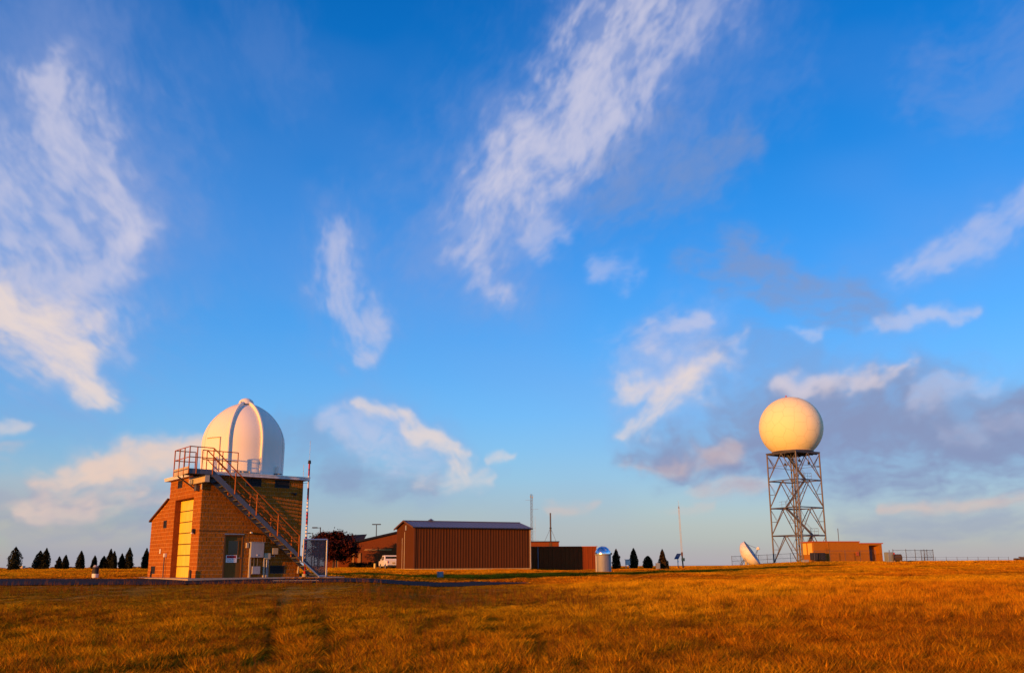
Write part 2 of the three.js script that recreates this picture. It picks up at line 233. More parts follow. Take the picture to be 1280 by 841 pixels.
const M = {
  block: mat([1, 1, 1], 0.95, { vertexColors: true, map: TX.fine, bumpMap: TX.bump, bumpScale: 0.012 }),
  mortar: mat([0.58, 0.31, 0.13], 0.95, { map: TX.fine }),
  concrete: mat([0.40, 0.33, 0.24], 0.9, { map: TX.fine }),
  roofEdge: mat([0.72, 0.70, 0.66], 0.55, { map: TX.streak }),
  dark: mat([0.012, 0.011, 0.012], 0.7),
  louvre: mat([0.03, 0.028, 0.03], 0.6),
  yellow: mat([0.88, 0.64, 0.07], 0.5, { map: TX.streak }),
  yellowGap: mat([0.06, 0.04, 0.015], 0.8),
  doorBrown: mat([0.21, 0.09, 0.012], 0.7, { map: TX.streak }),
  frameBrown: mat([0.11, 0.05, 0.014], 0.65),
  glassDark: new THREE.MeshPhysicalMaterial({ color: rgb(0.012, 0.014, 0.012), roughness: 0.12, side: THREE.DoubleSide }),
  steel: mat([0.12, 0.125, 0.14], 0.6, { metalness: 0.3, map: TX.streak }),
  steelDark: mat([0.085, 0.085, 0.10], 0.6, { metalness: 0.3, map: TX.streak }),
  galv: mat([0.42, 0.43, 0.45], 0.5, { metalness: 0.55, map: TX.streak }),
  railOrange: mat([0.36, 0.10, 0.012], 0.6, { map: TX.fine }),
  boxGrey: mat([0.36, 0.36, 0.36], 0.6, { map: TX.streak }),
  boxTan: mat([0.52, 0.44, 0.30], 0.6, { map: TX.streak }),
  white: mat([0.80, 0.77, 0.68], 0.45, { map: TX.streak }),
  whiteRough: mat([0.80, 0.78, 0.74], 0.6, { map: TX.coarse }),
  domeWhite: mat([0.82, 0.77, 0.64], 0.5),
  radome: mat([0.86, 0.79, 0.48], 0.65),
  seam: mat([0.46, 0.38, 0.24], 0.7),
  red: mat([0.42, 0.02, 0.015], 0.55),
  asphalt: new THREE.MeshPhysicalMaterial({ color: rgb(0.028, 0.024, 0.028), roughness: 1, specularIntensity: 0.15, side: THREE.DoubleSide, map: TX.coarse, bumpMap: TX.bump, bumpScale: 0.01 }),
  lineWhite: mat([0.62, 0.60, 0.55], 0.8, { map: TX.fine }),
  barn: mat([0.100, 0.030, 0.004], 0.75, { map: TX.streak }),
  barnTrim: mat([0.50, 0.36, 0.14], 0.6, { map: TX.streak }),
  barnRoof: mat([0.13, 0.13, 0.17], 0.5, { metalness: 0.3, map: TX.streak }),
  darkBarn: mat([0.21, 0.042, 0.005], 0.8, { map: TX.streak }),
  brick: mat([0.22, 0.055, 0.010], 0.9, { map: TX.fine, bumpMap: TX.bump, bumpScale: 0.01 }),
  brickTan: mat([0.45, 0.22, 0.06], 0.9, { map: TX.fine }),
  shingle: mat([0.022, 0.022, 0.03], 0.85, { map: TX.fine }),
  shelter: mat([0.38, 0.145, 0.011], 0.9, { map: TX.fine, bumpMap: TX.bump, bumpScale: 0.01 }),
  shelterRoof: mat([0.42, 0.10, 0.03], 0.7, { map: TX.streak }),
  blueGrey: mat([0.22, 0.28, 0.36], 0.5, { map: TX.streak }),
  solar: new THREE.MeshPhysicalMaterial({ color: rgb(0.015, 0.03, 0.09), roughness: 0.2, clearcoat: 0.6, side: THREE.DoubleSide }),
  chrome: mat([0.82, 0.83, 0.85], 0.16, { metalness: 1 }),
  zinc: mat([0.30, 0.31, 0.32], 0.7, { metalness: 0.6, map: TX.streak }),
  carWhite: new THREE.MeshPhysicalMaterial({ color: rgb(0.78, 0.77, 0.74), roughness: 0.35, clearcoat: 0.6, side: THREE.DoubleSide }),
  tyre: mat([0.015, 0.015, 0.016], 0.9),
  tower: mat([0.16, 0.145, 0.13], 0.6, { metalness: 0.25, map: TX.streak }),
  bark: mat([0.07, 0.045, 0.03], 0.95),
  wood: mat([0.10, 0.06, 0.04], 0.95, { map: TX.fine }),
};
// ---------------------------------------------------------------- the ground
const PROFILE = {
  L: [[0, 0], [13, -0.02], [17, 0.02], [26, 0.56], [30, 0.74], [36, 0.87], [40, 1.0], [43, 1.05], [46, 1.07], [60, 1.11], [90, 1.22], [112, 1.4], [140, 1.45], [250, 1.2], [600, 1]],
  A: [[0, 0], [13, 0], [25, 0.34], [38, 0.60], [50, 0.70], [60, 0.80], [75, 1.02], [88, 1.2], [112, 1.35], [140, 1.3], [250, 1.1], [600, 1]],
  B: [[0, 0], [13, 0], [30, 0.42], [48, 0.66], [60, 0.80], [84, 1.03], [120, 1.07], [165, 1.2], [250, 1.1], [600, 1]],
  R: [[0, 0], [13, 0], [40, 0.55], [60, 0.80], [90, 1.22], [130, 1.68], [160, 1.97], [185, 2.05], [230, 1.9], [400, 1.2], [600, 1]] };
function look(tab, d) { if (d <= 0) return 0; for (let i = 1; i < tab.length; i++) if (d < tab[i][0]) { const a = tab[i - 1], b = tab[i]; return a[1] + (b[1] - a[1]) * (d - a[0]) / (b[0] - a[0]); } return tab[tab.length - 1][1]; }
const smooth = (tab, d) => (look(tab, d * 0.9) + look(tab, d * 0.95) + look(tab, d) + look(tab, d * 1.05) + look(tab, d * 1.1)) / 5;
const roadLine = [[-140, -44.5, 4.6], [-60, -43.2, 4.6], [-30, -42.0, 4.4], [-20, -41.1, 4.0], [-12, -40.4, 3.1], [-6.5, -42.2, 2.5], [-2.5, -47.5, 2.2], [-0.6, -50.6, 2.0]];
const roadCurve = new THREE.CatmullRomCurve3(roadLine.map(([x, z]) => V(x, 0, z)));
const roadPts = []; for (let i = 0; i <= 240; i++) { const t = i / 240, p = roadCurve.getPoint(t), q = roadCurve.getTangent(t), k = t * (roadLine.length - 1), a = Math.min(Math.floor(k), roadLine.length - 2); roadPts.push([p.x, p.z, q.x, q.z, roadLine[a][2] + (roadLine[a + 1][2] - roadLine[a][2]) * (k - a)]); }
function roadDist(x, z) { let b = 1e9; if (z < -95 || z > -30) return b; for (const [px, pz, , , w] of roadPts) { const d = Math.hypot(x - px, z - pz) - w; if (d < b) b = d; } return b; }
function groundBase(x, z) {
  const D = Math.max(-z, 0), t = x / Math.max(D, 14);
  const a = smooth(PROFILE.L, D), b = smooth(PROFILE.A, D), c = smooth(PROFILE.B, D), d = smooth(PROFILE.R, D);
  let h; if (t < -0.06) h = a + (b - a) * sstep(-0.19, -0.06, t); else if (t < 0.1) h = b + (c - b) * sstep(-0.06, 0.1, t); else h = c + (d - c) * sstep(0.22, 0.35, t);
  return h;
}
function ground(x, z) {
  const D = Math.max(-z, 0), flat = sstep(70, 30, Math.hypot(x + 20, z + 44)) ;
  const k = (D < 34 ? 1 : 0.55) * (1 - 0.9 * sstep(30, 36, D) * sstep(50, 46, D) * (x < 3 ? 1 : 0.4)) * sstep(0, 8, D) * (1 - sstep(140, 220, D));
  return groundBase(x, z) + k * (0.06 * (fbm(x * 0.11 + 4, z * 0.11, 3) - 0.5) + 0.05 * (fbm(x * 0.5, z * 0.5 + 9, 2) - 0.5));
}
const RUTS = [[[-3.2, -11], [-3.95, -14.1], [-4.92, -18], [-6.13, -23.1], [-7.72, -30.5], [-9, -36]], [[-2.3, -11], [-2.99, -14.1], [-3.79, -18], [-4.89, -23.1], [-6.41, -29.3], [-7.6, -35]]];
function rutDist(x, z) { let b = 9; for (const r of RUTS) for (let i = 0; i + 1 < r.length; i++) { const [ax, az] = r[i], dx = r[i + 1][0] - ax, dz = r[i + 1][1] - az, t = clamp(((x - ax) * dx + (z - az) * dz) / (dx * dx + dz * dz)); b = Math.min(b, Math.hypot(x - ax - dx * t, z - az - dz * t) + (r === RUTS[1] ? 0.05 : 0)); } return Math.max(0, b + (fbm(x * 1.3, z * 1.3, 3) - 0.48) * 0.34); }
// mown green strip that runs from behind the road to the radar site
const STRIP = [[-4, -58, 1.4], [2, -62, 2.0], [9, -68, 3.0], [18, -82, 4.5], [30, -105, 6], [42, -128, 6], [54, -146, 4]];
function stripAt(x, z) { let b = 0; for (let i = 0; i + 1 < STRIP.length; i++) { const [ax, az, w] = STRIP[i], dx = STRIP[i + 1][0] - ax, dz = STRIP[i + 1][1] - az, t = clamp(((x - ax) * dx + (z - az) * dz) / (dx * dx + dz * dz)); const d = Math.hypot(x - ax - dx * t, z - az - dz * t) / (w + (STRIP[i + 1][2] - w) * t); b = Math.max(b, 1 - sstep(0.5, 1.2, d)); } return b; }
// what grows where: straw, rust and olive, in patches
const STRAW = [0.72, 0.295, 0.006], RUST = [0.62, 0.195, 0.005], OLIVE = [0.36, 0.19, 0.006], GOLD = [0.80, 0.40, 0.007];
const mix3 = (a, b, t) => [a[0] + (b[0] - a[0]) * t, a[1] + (b[1] - a[1]) * t, a[2] + (b[2] - a[2]) * t];
function growth(x, z) {
  const n1 = fbm(x * 0.10 + 7, z * 0.16 + 2, 4), n2 = fbm(x * 0.33 + 50, z * 0.33, 3), n3 = fbm(x * 0.045 + 21, z * 0.08 + 33, 3);
  let c = mix3(STRAW, RUST, sstep(0.38, 0.60, n1) * 0.85);
  c = mix3(c, GOLD, sstep(0.45, 0.65, n3) * 0.8);
  const ol = Math.max(sstep(0.60, 0.74, n2) * 0.4, stripAt(x, z) * 0.8, (1 - sstep(0.08, 0.26, rutDist(x, z))) * 0.55);
  return mix3(c, OLIVE, ol);
}
{
  const axis = (near, step, far, ratio) => { const a = [0]; let s = step, v = 0; while (v < near) { v += step; a.push(v); } while (v < far) { s *= ratio; v += s; a.push(v); } return a; };
  const ax = axis(46, 0.8, 7000, 1.13), xs = [...ax.slice(1).map((v) => -v).reverse(), ...ax], zn = axis(100, 0.8, 9000, 1.14), zp = axis(4, 1, 3000, 1.6), zs = [...zn.slice(1).map((v) => -v).reverse(), ...zp];
  const nx = xs.length, nz = zs.length, pos = new Float32Array(nx * nz * 3), col = new Float32Array(nx * nz * 3), uv = new Float32Array(nx * nz * 2), idx = [];
  for (let j = 0; j < nz; j++) for (let i = 0; i < nx; i++) {
    const o = j * nx + i, x = xs[i], z = zs[j]; pos[3 * o] = x; pos[3 * o + 1] = ground(x, z) - (roadDist(x, z) < 0.3 ? 0.02 : 0); pos[3 * o + 2] = z;
    const g = growth(x, z), k = 0.7; col[3 * o] = g[0] * k; col[3 * o + 1] = g[1] * k; col[3 * o + 2] = g[2] * k; uv[2 * o] = x; uv[2 * o + 1] = z;
    if (i && j) idx.push(o - nx - 1, o - 1, o, o - nx - 1, o, o - nx);
  }
  const g = new THREE.BufferGeometry(); g.setAttribute('position', new THREE.BufferAttribute(pos, 3)); g.setAttribute('color', new THREE.BufferAttribute(col, 3)); g.setAttribute('uv', new THREE.BufferAttribute(uv, 2)); g.setIndex(idx); g.computeVertexNormals();
  const m = new THREE.Mesh(g, mat([1, 1, 1], 1, { vertexColors: true, map: TX.coarse, bumpMap: TX.bump, bumpScale: 0.05 })); m.name = numbered('ground'); m.receiveShadow = m.castShadow = true; scene.add(m); tag(m, 'rolling dry prairie ground under the grass', 'ground', null, 'structure');
}
{
  const pos = [], uv = [], idx = [];
  roadPts.forEach(([x, z, tx, tz, w], i) => { const L = Math.hypot(tx, tz), n = 8; for (let k = 0; k <= n; k++) { const e = (k / n * 2 - 1) * w * (1 + ((k === 0 || k === n) ? (vnoise(i * 0.9, k) - 0.5) * 0.10 : 0)), X = x - tz / L * e, Z = z + tx / L * e; pos.push(X, ground(X, Z) + 0.035, Z); uv.push(X, Z); if (i && k) { const o = i * (n + 1) + k; idx.push(o - n - 2, o - 1, o, o - n - 2, o, o - n - 1); } } });
  const g = new THREE.BufferGeometry(); g.setAttribute('position', new THREE.Float32BufferAttribute(pos, 3)); g.setAttribute('uv', new THREE.Float32BufferAttribute(uv, 2)); g.setIndex(idx); g.computeVertexNormals();
  const m = new THREE.Mesh(g, M.asphalt); m.name = numbered('road'); m.receiveShadow = true; scene.add(m); tag(m, 'dark asphalt service road in front of the domed brick building', 'road', null, 'structure');
  const st = []; for (let i = 0; i < 8; i++) { const x0 = -10.9 + i * 0.26, z0 = -40.2; st.push(hexa([[x0, ground(x0, z0) + 0.038, z0 + 0.07], [x0 + 0.262, ground(x0 + 0.262, z0) + 0.038, z0 + 0.07], [x0 + 0.262, ground(x0 + 0.262, z0) + 0.038, z0 - 0.07], [x0, ground(x0, z0) + 0.038, z0 - 0.07]], [[x0, ground(x0, z0) + 0.046, z0 + 0.07], [x0 + 0.262, ground(x0 + 0.262, z0) + 0.046, z0 + 0.07], [x0 + 0.262, ground(x0 + 0.262, z0) + 0.046, z0 - 0.07], [x0, ground(x0, z0) + 0.046, z0 - 0.07]])); }
  tag(part('painted_stripe', st, M.lineWhite, scene), 'faded white painted stripe on the asphalt', 'marking', null, 'structure');
}
{ // hills on the far skyline and the dark belt of trees before them
  const r = rng(91), gs = [];
  for (let i = 0; i < 260; i++) { const x = -1000 + i * 4.2 + r() * 2, z = -940 - r() * 30, h = 1.3 + 0.9 * fbm(i * 0.08, 3, 3) + r() * 0.3, g = new THREE.IcosahedronGeometry(4.2, 1); const p = g.attributes.position; for (let k = 0; k < p.count; k++) { const s = 0.8 + 0.5 * vnoise(p.getX(k) * 1.3 + i * 7, p.getY(k) * 1.3 + p.getZ(k)); p.setXYZ(k, p.getX(k) * s, p.getY(k) * s * h / 4.2, p.getZ(k) * s); } g.computeVertexNormals(); gs.push(g.translate(x, ground(x, z) + h * 0.35, z)); }
  const o = part('distant_treeline', gs, mat([0.018, 0.020, 0.016], 1), scene); tag(o, 'thin dark treeline on the far horizon behind the row of cedars', 'trees', null, 'stuff');
}

// ---------------------------------------------------------------- the domed observatory building
const OBS = [-15.41, 1.11, -43.0], OBS_TURN = 39.2 * RAD;   // local x runs along the door wall, local -z along the yellow-door wall
{
  const b = thing('observatory_building', 'orange block building with tall yellow sectional door and white dome above', 'building', OBS, OBS_TURN);
  const r = rng(11);
  const tone = () => { const k = 0.92 + r() * 0.16, w = r() * 0.5; return [0.36 * k, (0.111 + 0.015 * w) * k, (0.006 + 0.004 * w) * k]; };
  // blocks of one face, laid in courses of 0.2 m; face coordinates s (along) and h, top(s) the upper edge, holes = [s0,s1,h0,h1]
  function blocks(s0, s1, top, holes, place) {
    const gs = [], CH = 0.2, BW = 0.4, J = 0.02;
    for (let c = 0; c * CH < 5.2; c++) for (let k = -1; s0 + k * BW < s1; k++) {
      let a = s0 + (k + (c % 2 ? 0.5 : 0)) * BW, e = a + BW; a = Math.max(a, s0); e = Math.min(e, s1); if (e - a < 0.05) continue;
      const h0 = c * CH, h1 = h0 + CH; let parts = [[a, e]];
      for (const [ha, he, hb, ht] of holes) if (h1 > hb + 0.03 && h0 < ht - 0.03) parts = parts.flatMap(([p, q]) => [[p, Math.min(q, ha)], [Math.max(p, he), q]].filter(([x, y]) => y - x > 0.05));
      for (const [p, q] of parts) { const tp = Math.min(h1, top(p)) - J, tq = Math.min(h1, top(q)) - J; if (tp - h0 < 0.02 && tq - h0 < 0.02) continue; const d = 0.010 + r() * 0.006, P = p + J / 2, Q = q - J / 2, b0 = h0; const t0 = Math.max(tp, b0 + 0.01), t1 = Math.max(tq, b0 + 0.01);
        gs.push(paint(place(P, Q, b0, t0, t1, d), ...tone())); }
    }
    return gs;
  }
  const onDoorWall = (p, q, h, t0, t1, d) => hexa([[p, h, d], [q, h, d], [q, h, -0.05], [p, h, -0.05]], [[p, t0, d], [q, t1, d], [q, t1, -0.05], [p, t0, -0.05]]);
  const onYellowWall = (p, q, h, t0, t1, d) => hexa([[-d, h, -q], [-d, h, -p], [0.05, h, -p], [0.05, h, -q]], [[-d, t1, -q], [-d, t0, -p], [0.05, t0, -p], [0.05, t1, -q]]);
  // solid walls behind the blocks (mortar), with real openings
  const T = 0.25, DEEP = 5.4, UP = 4.85, FAR = 7.6, HT = 5.05, rake = (s) => s <= UP ? HT : 4.07 - (s - UP) / (FAR - UP) * 1.0;
  const w = [span(0.002, T, 0, HT, -1.08, -0.002), span(0.002, T, 4.0, HT, -3.85, -1.08), span(0.002, T, 0, HT, -UP, -3.85), hexa([[0.002, 0, -FAR], [0.002, 0, -UP], [T, 0, -UP], [T, 0, -FAR]], [[0.002, rake(FAR), -FAR], [0.002, 4.07, -UP], [T, 4.07, -UP], [T, rake(FAR), -FAR]])];
  part('wall', w, M.mortar, b);
  part('wall', [span(T, 1.32, 0, HT, -T, -0.002), span(1.32, 2.24, 2.12, HT, -T, -0.002), span(2.24, DEEP - T, 0, HT, -T, -0.002), span(1.32, 2.24, 0, 2.12, -T, -0.2)], M.mortar, b);
  part('wall', [span(DEEP - T, DEEP, 0, HT, -UP, -0.002), span(T, DEEP - T, 0, HT, -UP, -UP + T)], M.brick, b);
  part('wall', [span(T, DEEP, 0, 3.05, -FAR, -FAR + T), hexa([[DEEP - T, 0, -FAR + T], [DEEP - T, 0, -UP], [DEEP, 0, -UP], [DEEP, 0, -FAR + T]], [[DEEP - T, 3.05, -FAR + T], [DEEP - T, 4.05, -UP], [DEEP, 4.05, -UP], [DEEP, 3.05, -FAR + T]])], M.brick, b);
  tag(part('block_facing', [...blocks(0, UP, () => HT, [[1.08, 3.85, 0, 4.0], [2.95, 3.6, 4.6, 5.0]], onYellowWall), ...blocks(UP, FAR, (s) => 4.07 - (s - UP) / (FAR - UP), [[4.98, 5.48, 2.6, 3.0], [6.36, 7.02, 0.2, 0.6]], onYellowWall)], M.block, b), 'rough orange concrete blocks in courses around the yellow door', null, null, 'stuff');
  tag(part('block_facing', blocks(0, DEEP, () => HT, [[1.27, 2.29, 0, 2.2], [3.76, 4.56, 0.2, 0.6], [2.25, 3.03, 4.6, 5.0], [3.79, 4.6, 4.6, 5.0]], onDoorWall), M.block, b), 'rough orange concrete blocks in courses around the brown door', null, null, 'stuff');
  part('ledge', [span(-0.03, 1.25, 2.27, 2.31, 0.0, 0.034)], M.frameBrown, b); part('ledge', [span(2.31, 2.56, 2.27, 2.31, 0, 0.034)], M.frameBrown, b);
  const rf = part('roof_slab', [span(-0.28, DEEP + 0.25, 5.05, 5.2, -UP - 0.2, 0.26)], M.roofEdge, b);
  part('drip_edge', [span(-0.30, DEEP + 0.27, 5.17, 5.215, 0.26, 0.285), span(-0.305, -0.28, 5.17, 5.215, -UP - 0.2, 0.285)], M.white, rf);
  const th = Math.atan2(1, FAR - UP);
  part('lean_to_roof', [hexa([[-0.12, 4.085, -UP + 0.0], [-0.12, rake(FAR) - 0.06, -FAR - 0.18], [DEEP, rake(FAR) - 0.06, -FAR - 0.18], [DEEP, 4.085, -UP]], [[-0.12, 4.17, -UP], [-0.12, rake(FAR) + 0.03, -FAR - 0.18], [DEEP, rake(FAR) + 0.03, -FAR - 0.18], [DEEP, 4.17, -UP]])], M.frameBrown, b);
  // tall yellow sectional door in its recess
  part('door_jamb', [span(0.0, 0.32, 0, 4.0, -3.87, -3.83), span(0, 0.32, 3.98, 4.02, -3.85, -1.08), span(0.0, 0.32, 0, 4.0, -1.10, -1.06)], M.brick, b);
  const yd = part('sectional_door', [span(0.34, 0.37, 0, 4.02, -3.86, -1.07)], M.yellowGap, b);
  for (let k = 0; k < 7; k++) { const h0 = 0.03 + k * 0.565; part('door_panel', [span(0.30, 0.345, h0, h0 + 0.515, -3.83, -1.10)], M.yellow, yd); }
  // brown personnel door
  const d = part('door', [rbox(1.78, 1.03, -0.10, 0.86, 2.05, 0.05, 0.01)], M.doorBrown, b);
  part('door_window', [span(1.53, 2.03, 1.17, 1.82, -0.076, -0.068)], M.glassDark, d);
  part('window_bead', [span(1.50, 1.53, 1.14, 1.85, -0.075, -0.055), span(2.03, 2.06, 1.14, 1.85, -0.075, -0.055), span(1.53, 2.03, 1.82, 1.85, -0.075, -0.055), span(1.53, 2.03, 1.14, 1.17, -0.075, -0.055)], M.doorBrown, d);
  part('door_handle', [tube([2.14, 0.98, -0.07], [2.14, 0.98, 0.0], 0.02), tube([2.14, 0.98, 0.0], [2.0, 0.97, 0.0], 0.016)], M.galv, d);
  part('door_frame', [span(1.28, 1.35, 0, 2.2, -0.14, 0.02), span(2.21, 2.28, 0, 2.2, -0.14, 0.02), span(1.35, 2.21, 2.06, 2.2, -0.14, 0.02)], M.frameBrown, b);
  part('door_head_trim', [span(1.27, 2.29, 2.14, 2.175, 0.021, 0.034)], M.galv, b);
  const cv = document.createElement('canvas'); cv.width = 256; cv.height = 170; const c = cv.getContext('2d');
  c.fillStyle = '#e6e0d8'; c.fillRect(0, 0, 256, 170); c.fillStyle = '#b3202a'; c.fillRect(18, 12, 220, 58); c.fillStyle = '#3c0a10'; c.font = 'bold 48px sans-serif'; c.textAlign = 'center'; c.fillText('DANGER', 128, 58);
  c.fillStyle = '#4b4a48'; for (const [y, segs] of [[90, [[30, 60], [70, 128], [136, 178], [186, 226]]], [124, [[34, 92], [104, 160], [172, 222]]]]) for (const [p, q] of segs) for (let x = p; x < q - 4; x += 9) c.fillRect(x, y + (x * 7 % 5), 5, 17);
  const ct = new THREE.CanvasTexture(cv); ct.colorSpace = THREE.SRGBColorSpace;
  const sg = new THREE.Mesh(new THREE.BoxGeometry(0.56, 0.36, 0.006), [M.boxGrey, M.boxGrey, M.boxGrey, M.boxGrey, mat([1, 1, 1], 0.5, { map: ct }), M.boxGrey]); sg.name = 'warning_sign'; sg.position.set(1.72, 0.935, -0.06); sg.castShadow = true; d.add(sg);
  // louvres and grilles
  const grille = (face, s0, s1, h0, h1) => { const gs = [], n = Math.max(3, Math.round((h1 - h0) / 0.085)); const at = (a0, a1, b0, b1, d0, d1) => face ? span(a0, a1, b0, b1, d0, d1) : span(-d1, -d0, b0, b1, -a1, -a0);
    const g = part('louvre', [at(s0 - 0.01, s1 + 0.01, h0 - 0.005, h1, -0.04, 0.004)], M.dark, b); for (let k = 0; k < n; k++) { const y = h0 + (k + 0.5) * (h1 - h0) / n; part('louvre_blade', [at(s0 + 0.03, s1 - 0.03, y - 0.012, y + 0.012, 0.004, 0.02)], M.louvre, g); }
    part('louvre_frame', [at(s0, s0 + 0.03, h0, h1, 0.004, 0.03), at(s1 - 0.03, s1, h0, h1, 0.004, 0.03), at(s0, s1, h1 - 0.03, h1, 0.004, 0.031), at(s0, s1, h0, h0 + 0.03, 0.004, 0.031)], M.louvre, g); };
  grille(0, 4.98, 5.48, 2.6, 3.0); grille(0, 6.36, 7.02, 0.2, 0.6); grille(0, 2.95, 3.6, 4.6, 5.0); grille(1, 3.76, 4.56, 0.2, 0.6); grille(1, 2.25, 3.03, 4.6, 5.0); grille(1, 3.79, 4.6, 4.6, 5.0);
  // electrical gear on the door wall
  const eb = part('electrical_cabinet', [rbox(2.93, 1.375, 0.15, 0.70, 0.75, 0.22, 0.015)], M.boxGrey, b); part('cabinet_latch', [rbox(2.93, 1.12, 0.268, 0.07, 0.07, 0.02, 0.008)], M.white, eb); part('cabinet_hood', [span(2.56, 3.30, 1.75, 1.775, 0.03, 0.29)], M.boxGrey, eb);
  part('junction_box', [rbox(2.94, 0.37, 0.13, 0.42, 0.38, 0.18, 0.012)], M.boxGrey, b); part('junction_box', [rbox(3.50, 1.07, 0.13, 0.34, 0.30, 0.18, 0.012)], M.boxTan, b); part('junction_box', [rbox(3.92, 1.32, 0.13, 0.30, 0.32, 0.18, 0.012)], M.boxTan, b); part('junction_box', [rbox(2.44, 1.60, 0.10, 0.12, 0.26, 0.12, 0.01)], M.boxTan, b);
  part('meter_post', [span(2.58, 2.66, 0, 1.02, 0.04, 0.14)], M.boxTan, b); part('meter_post', [span(3.34, 3.42, 0, 0.92, 0.04, 0.14)], M.boxTan, b);
  part('conduit', [tube([2.84, 0.56, 0.12], [2.84, 1.0, 0.12], 0.025), tube([3.02, 0.56, 0.12], [3.02, 1.0, 0.12], 0.025)], M.steelDark, b); part('conduit', [tube([3.52, 0, 0.12], [3.52, 0.92, 0.12], 0.03), tube([3.60, 0, 0.12], [3.60, 0.92, 0.12], 0.022)], M.galv, b);
  part('conduit', [tube([3.92, 1.16, 0.12], [3.92, 1.06, 0.1], 0.02), tube([3.92, 1.06, 0.1], [3.67, 1.05, 0.1], 0.02)], M.galv, b); part('conduit', [tube([2.50, 2.2, 0.06], [3.28, 2.16, 0.06], 0.02), tube([3.28, 2.16, 0.06], [3.28, 1.4, 0.06], 0.02)], M.frameBrown, b);
  part('hose_bib', [tube([5.30, 0.2, 0.02], [5.30, 0.55, 0.10], 0.05)], M.boxTan, b);
  const lp = part('wall_light', [rbox(-0.10, 2.28, -0.55, 0.16, 0.22, 0.18, 0.03)], M.louvre, b); part('lamp_lens', [rbox(-0.16, 2.18, -0.55, 0.1, 0.08, 0.15, 0.02)], M.white, lp);
  part('wall_light', [rbox(2.62, 2.24, 0.08, 0.10, 0.08, 0.14, 0.02)], M.white, b);
  part('notice_plate', [rbox(-0.045, 1.38, -5.62, 0.03, 0.24, 0.16, 0.008)], M.white, b); part('standpipe', [tube([-0.12, 0, -4.62], [-0.12, 1.12, -4.62], 0.028)], M.steelDark, b); part('outlet_box', [rbox(-0.09, 1.16, -4.62, 0.14, 0.2, 0.14, 0.02)], M.white, b);
  part('overhang_light', [rbox(-0.2, 4.72, -0.75, 0.3, 0.22, 0.3, 0.04)], M.boxGrey, b);
  part('junction_box', [rbox(-0.12, 4.40, -0.42, 0.2, 0.3, 0.26, 0.02)], M.steelDark, b);
  part('downspout', [tube([-0.05, 4.3, 0.05], [-0.05, 5.05, 0.05], 0.04)], M.boxTan, b);
  part('camera_mount', [rbox(4.92, 4.3, 0.1, 0.1, 0.12, 0.18, 0.02), tube([4.86, 4.34, 0.02], [4.7, 4.34, 0.06], 0.02)], M.louvre, b);
  // concrete apron under and around it
  const ap = part('apron', [span(-1.0, 7.1, -0.6, 0.015, -8.1, 1.75)], M.concrete, scene); ap.position.set(...OBS); ap.rotation.y = OBS_TURN; tag(ap, 'pale concrete apron under the domed block building', 'pavement', null, 'structure');
}
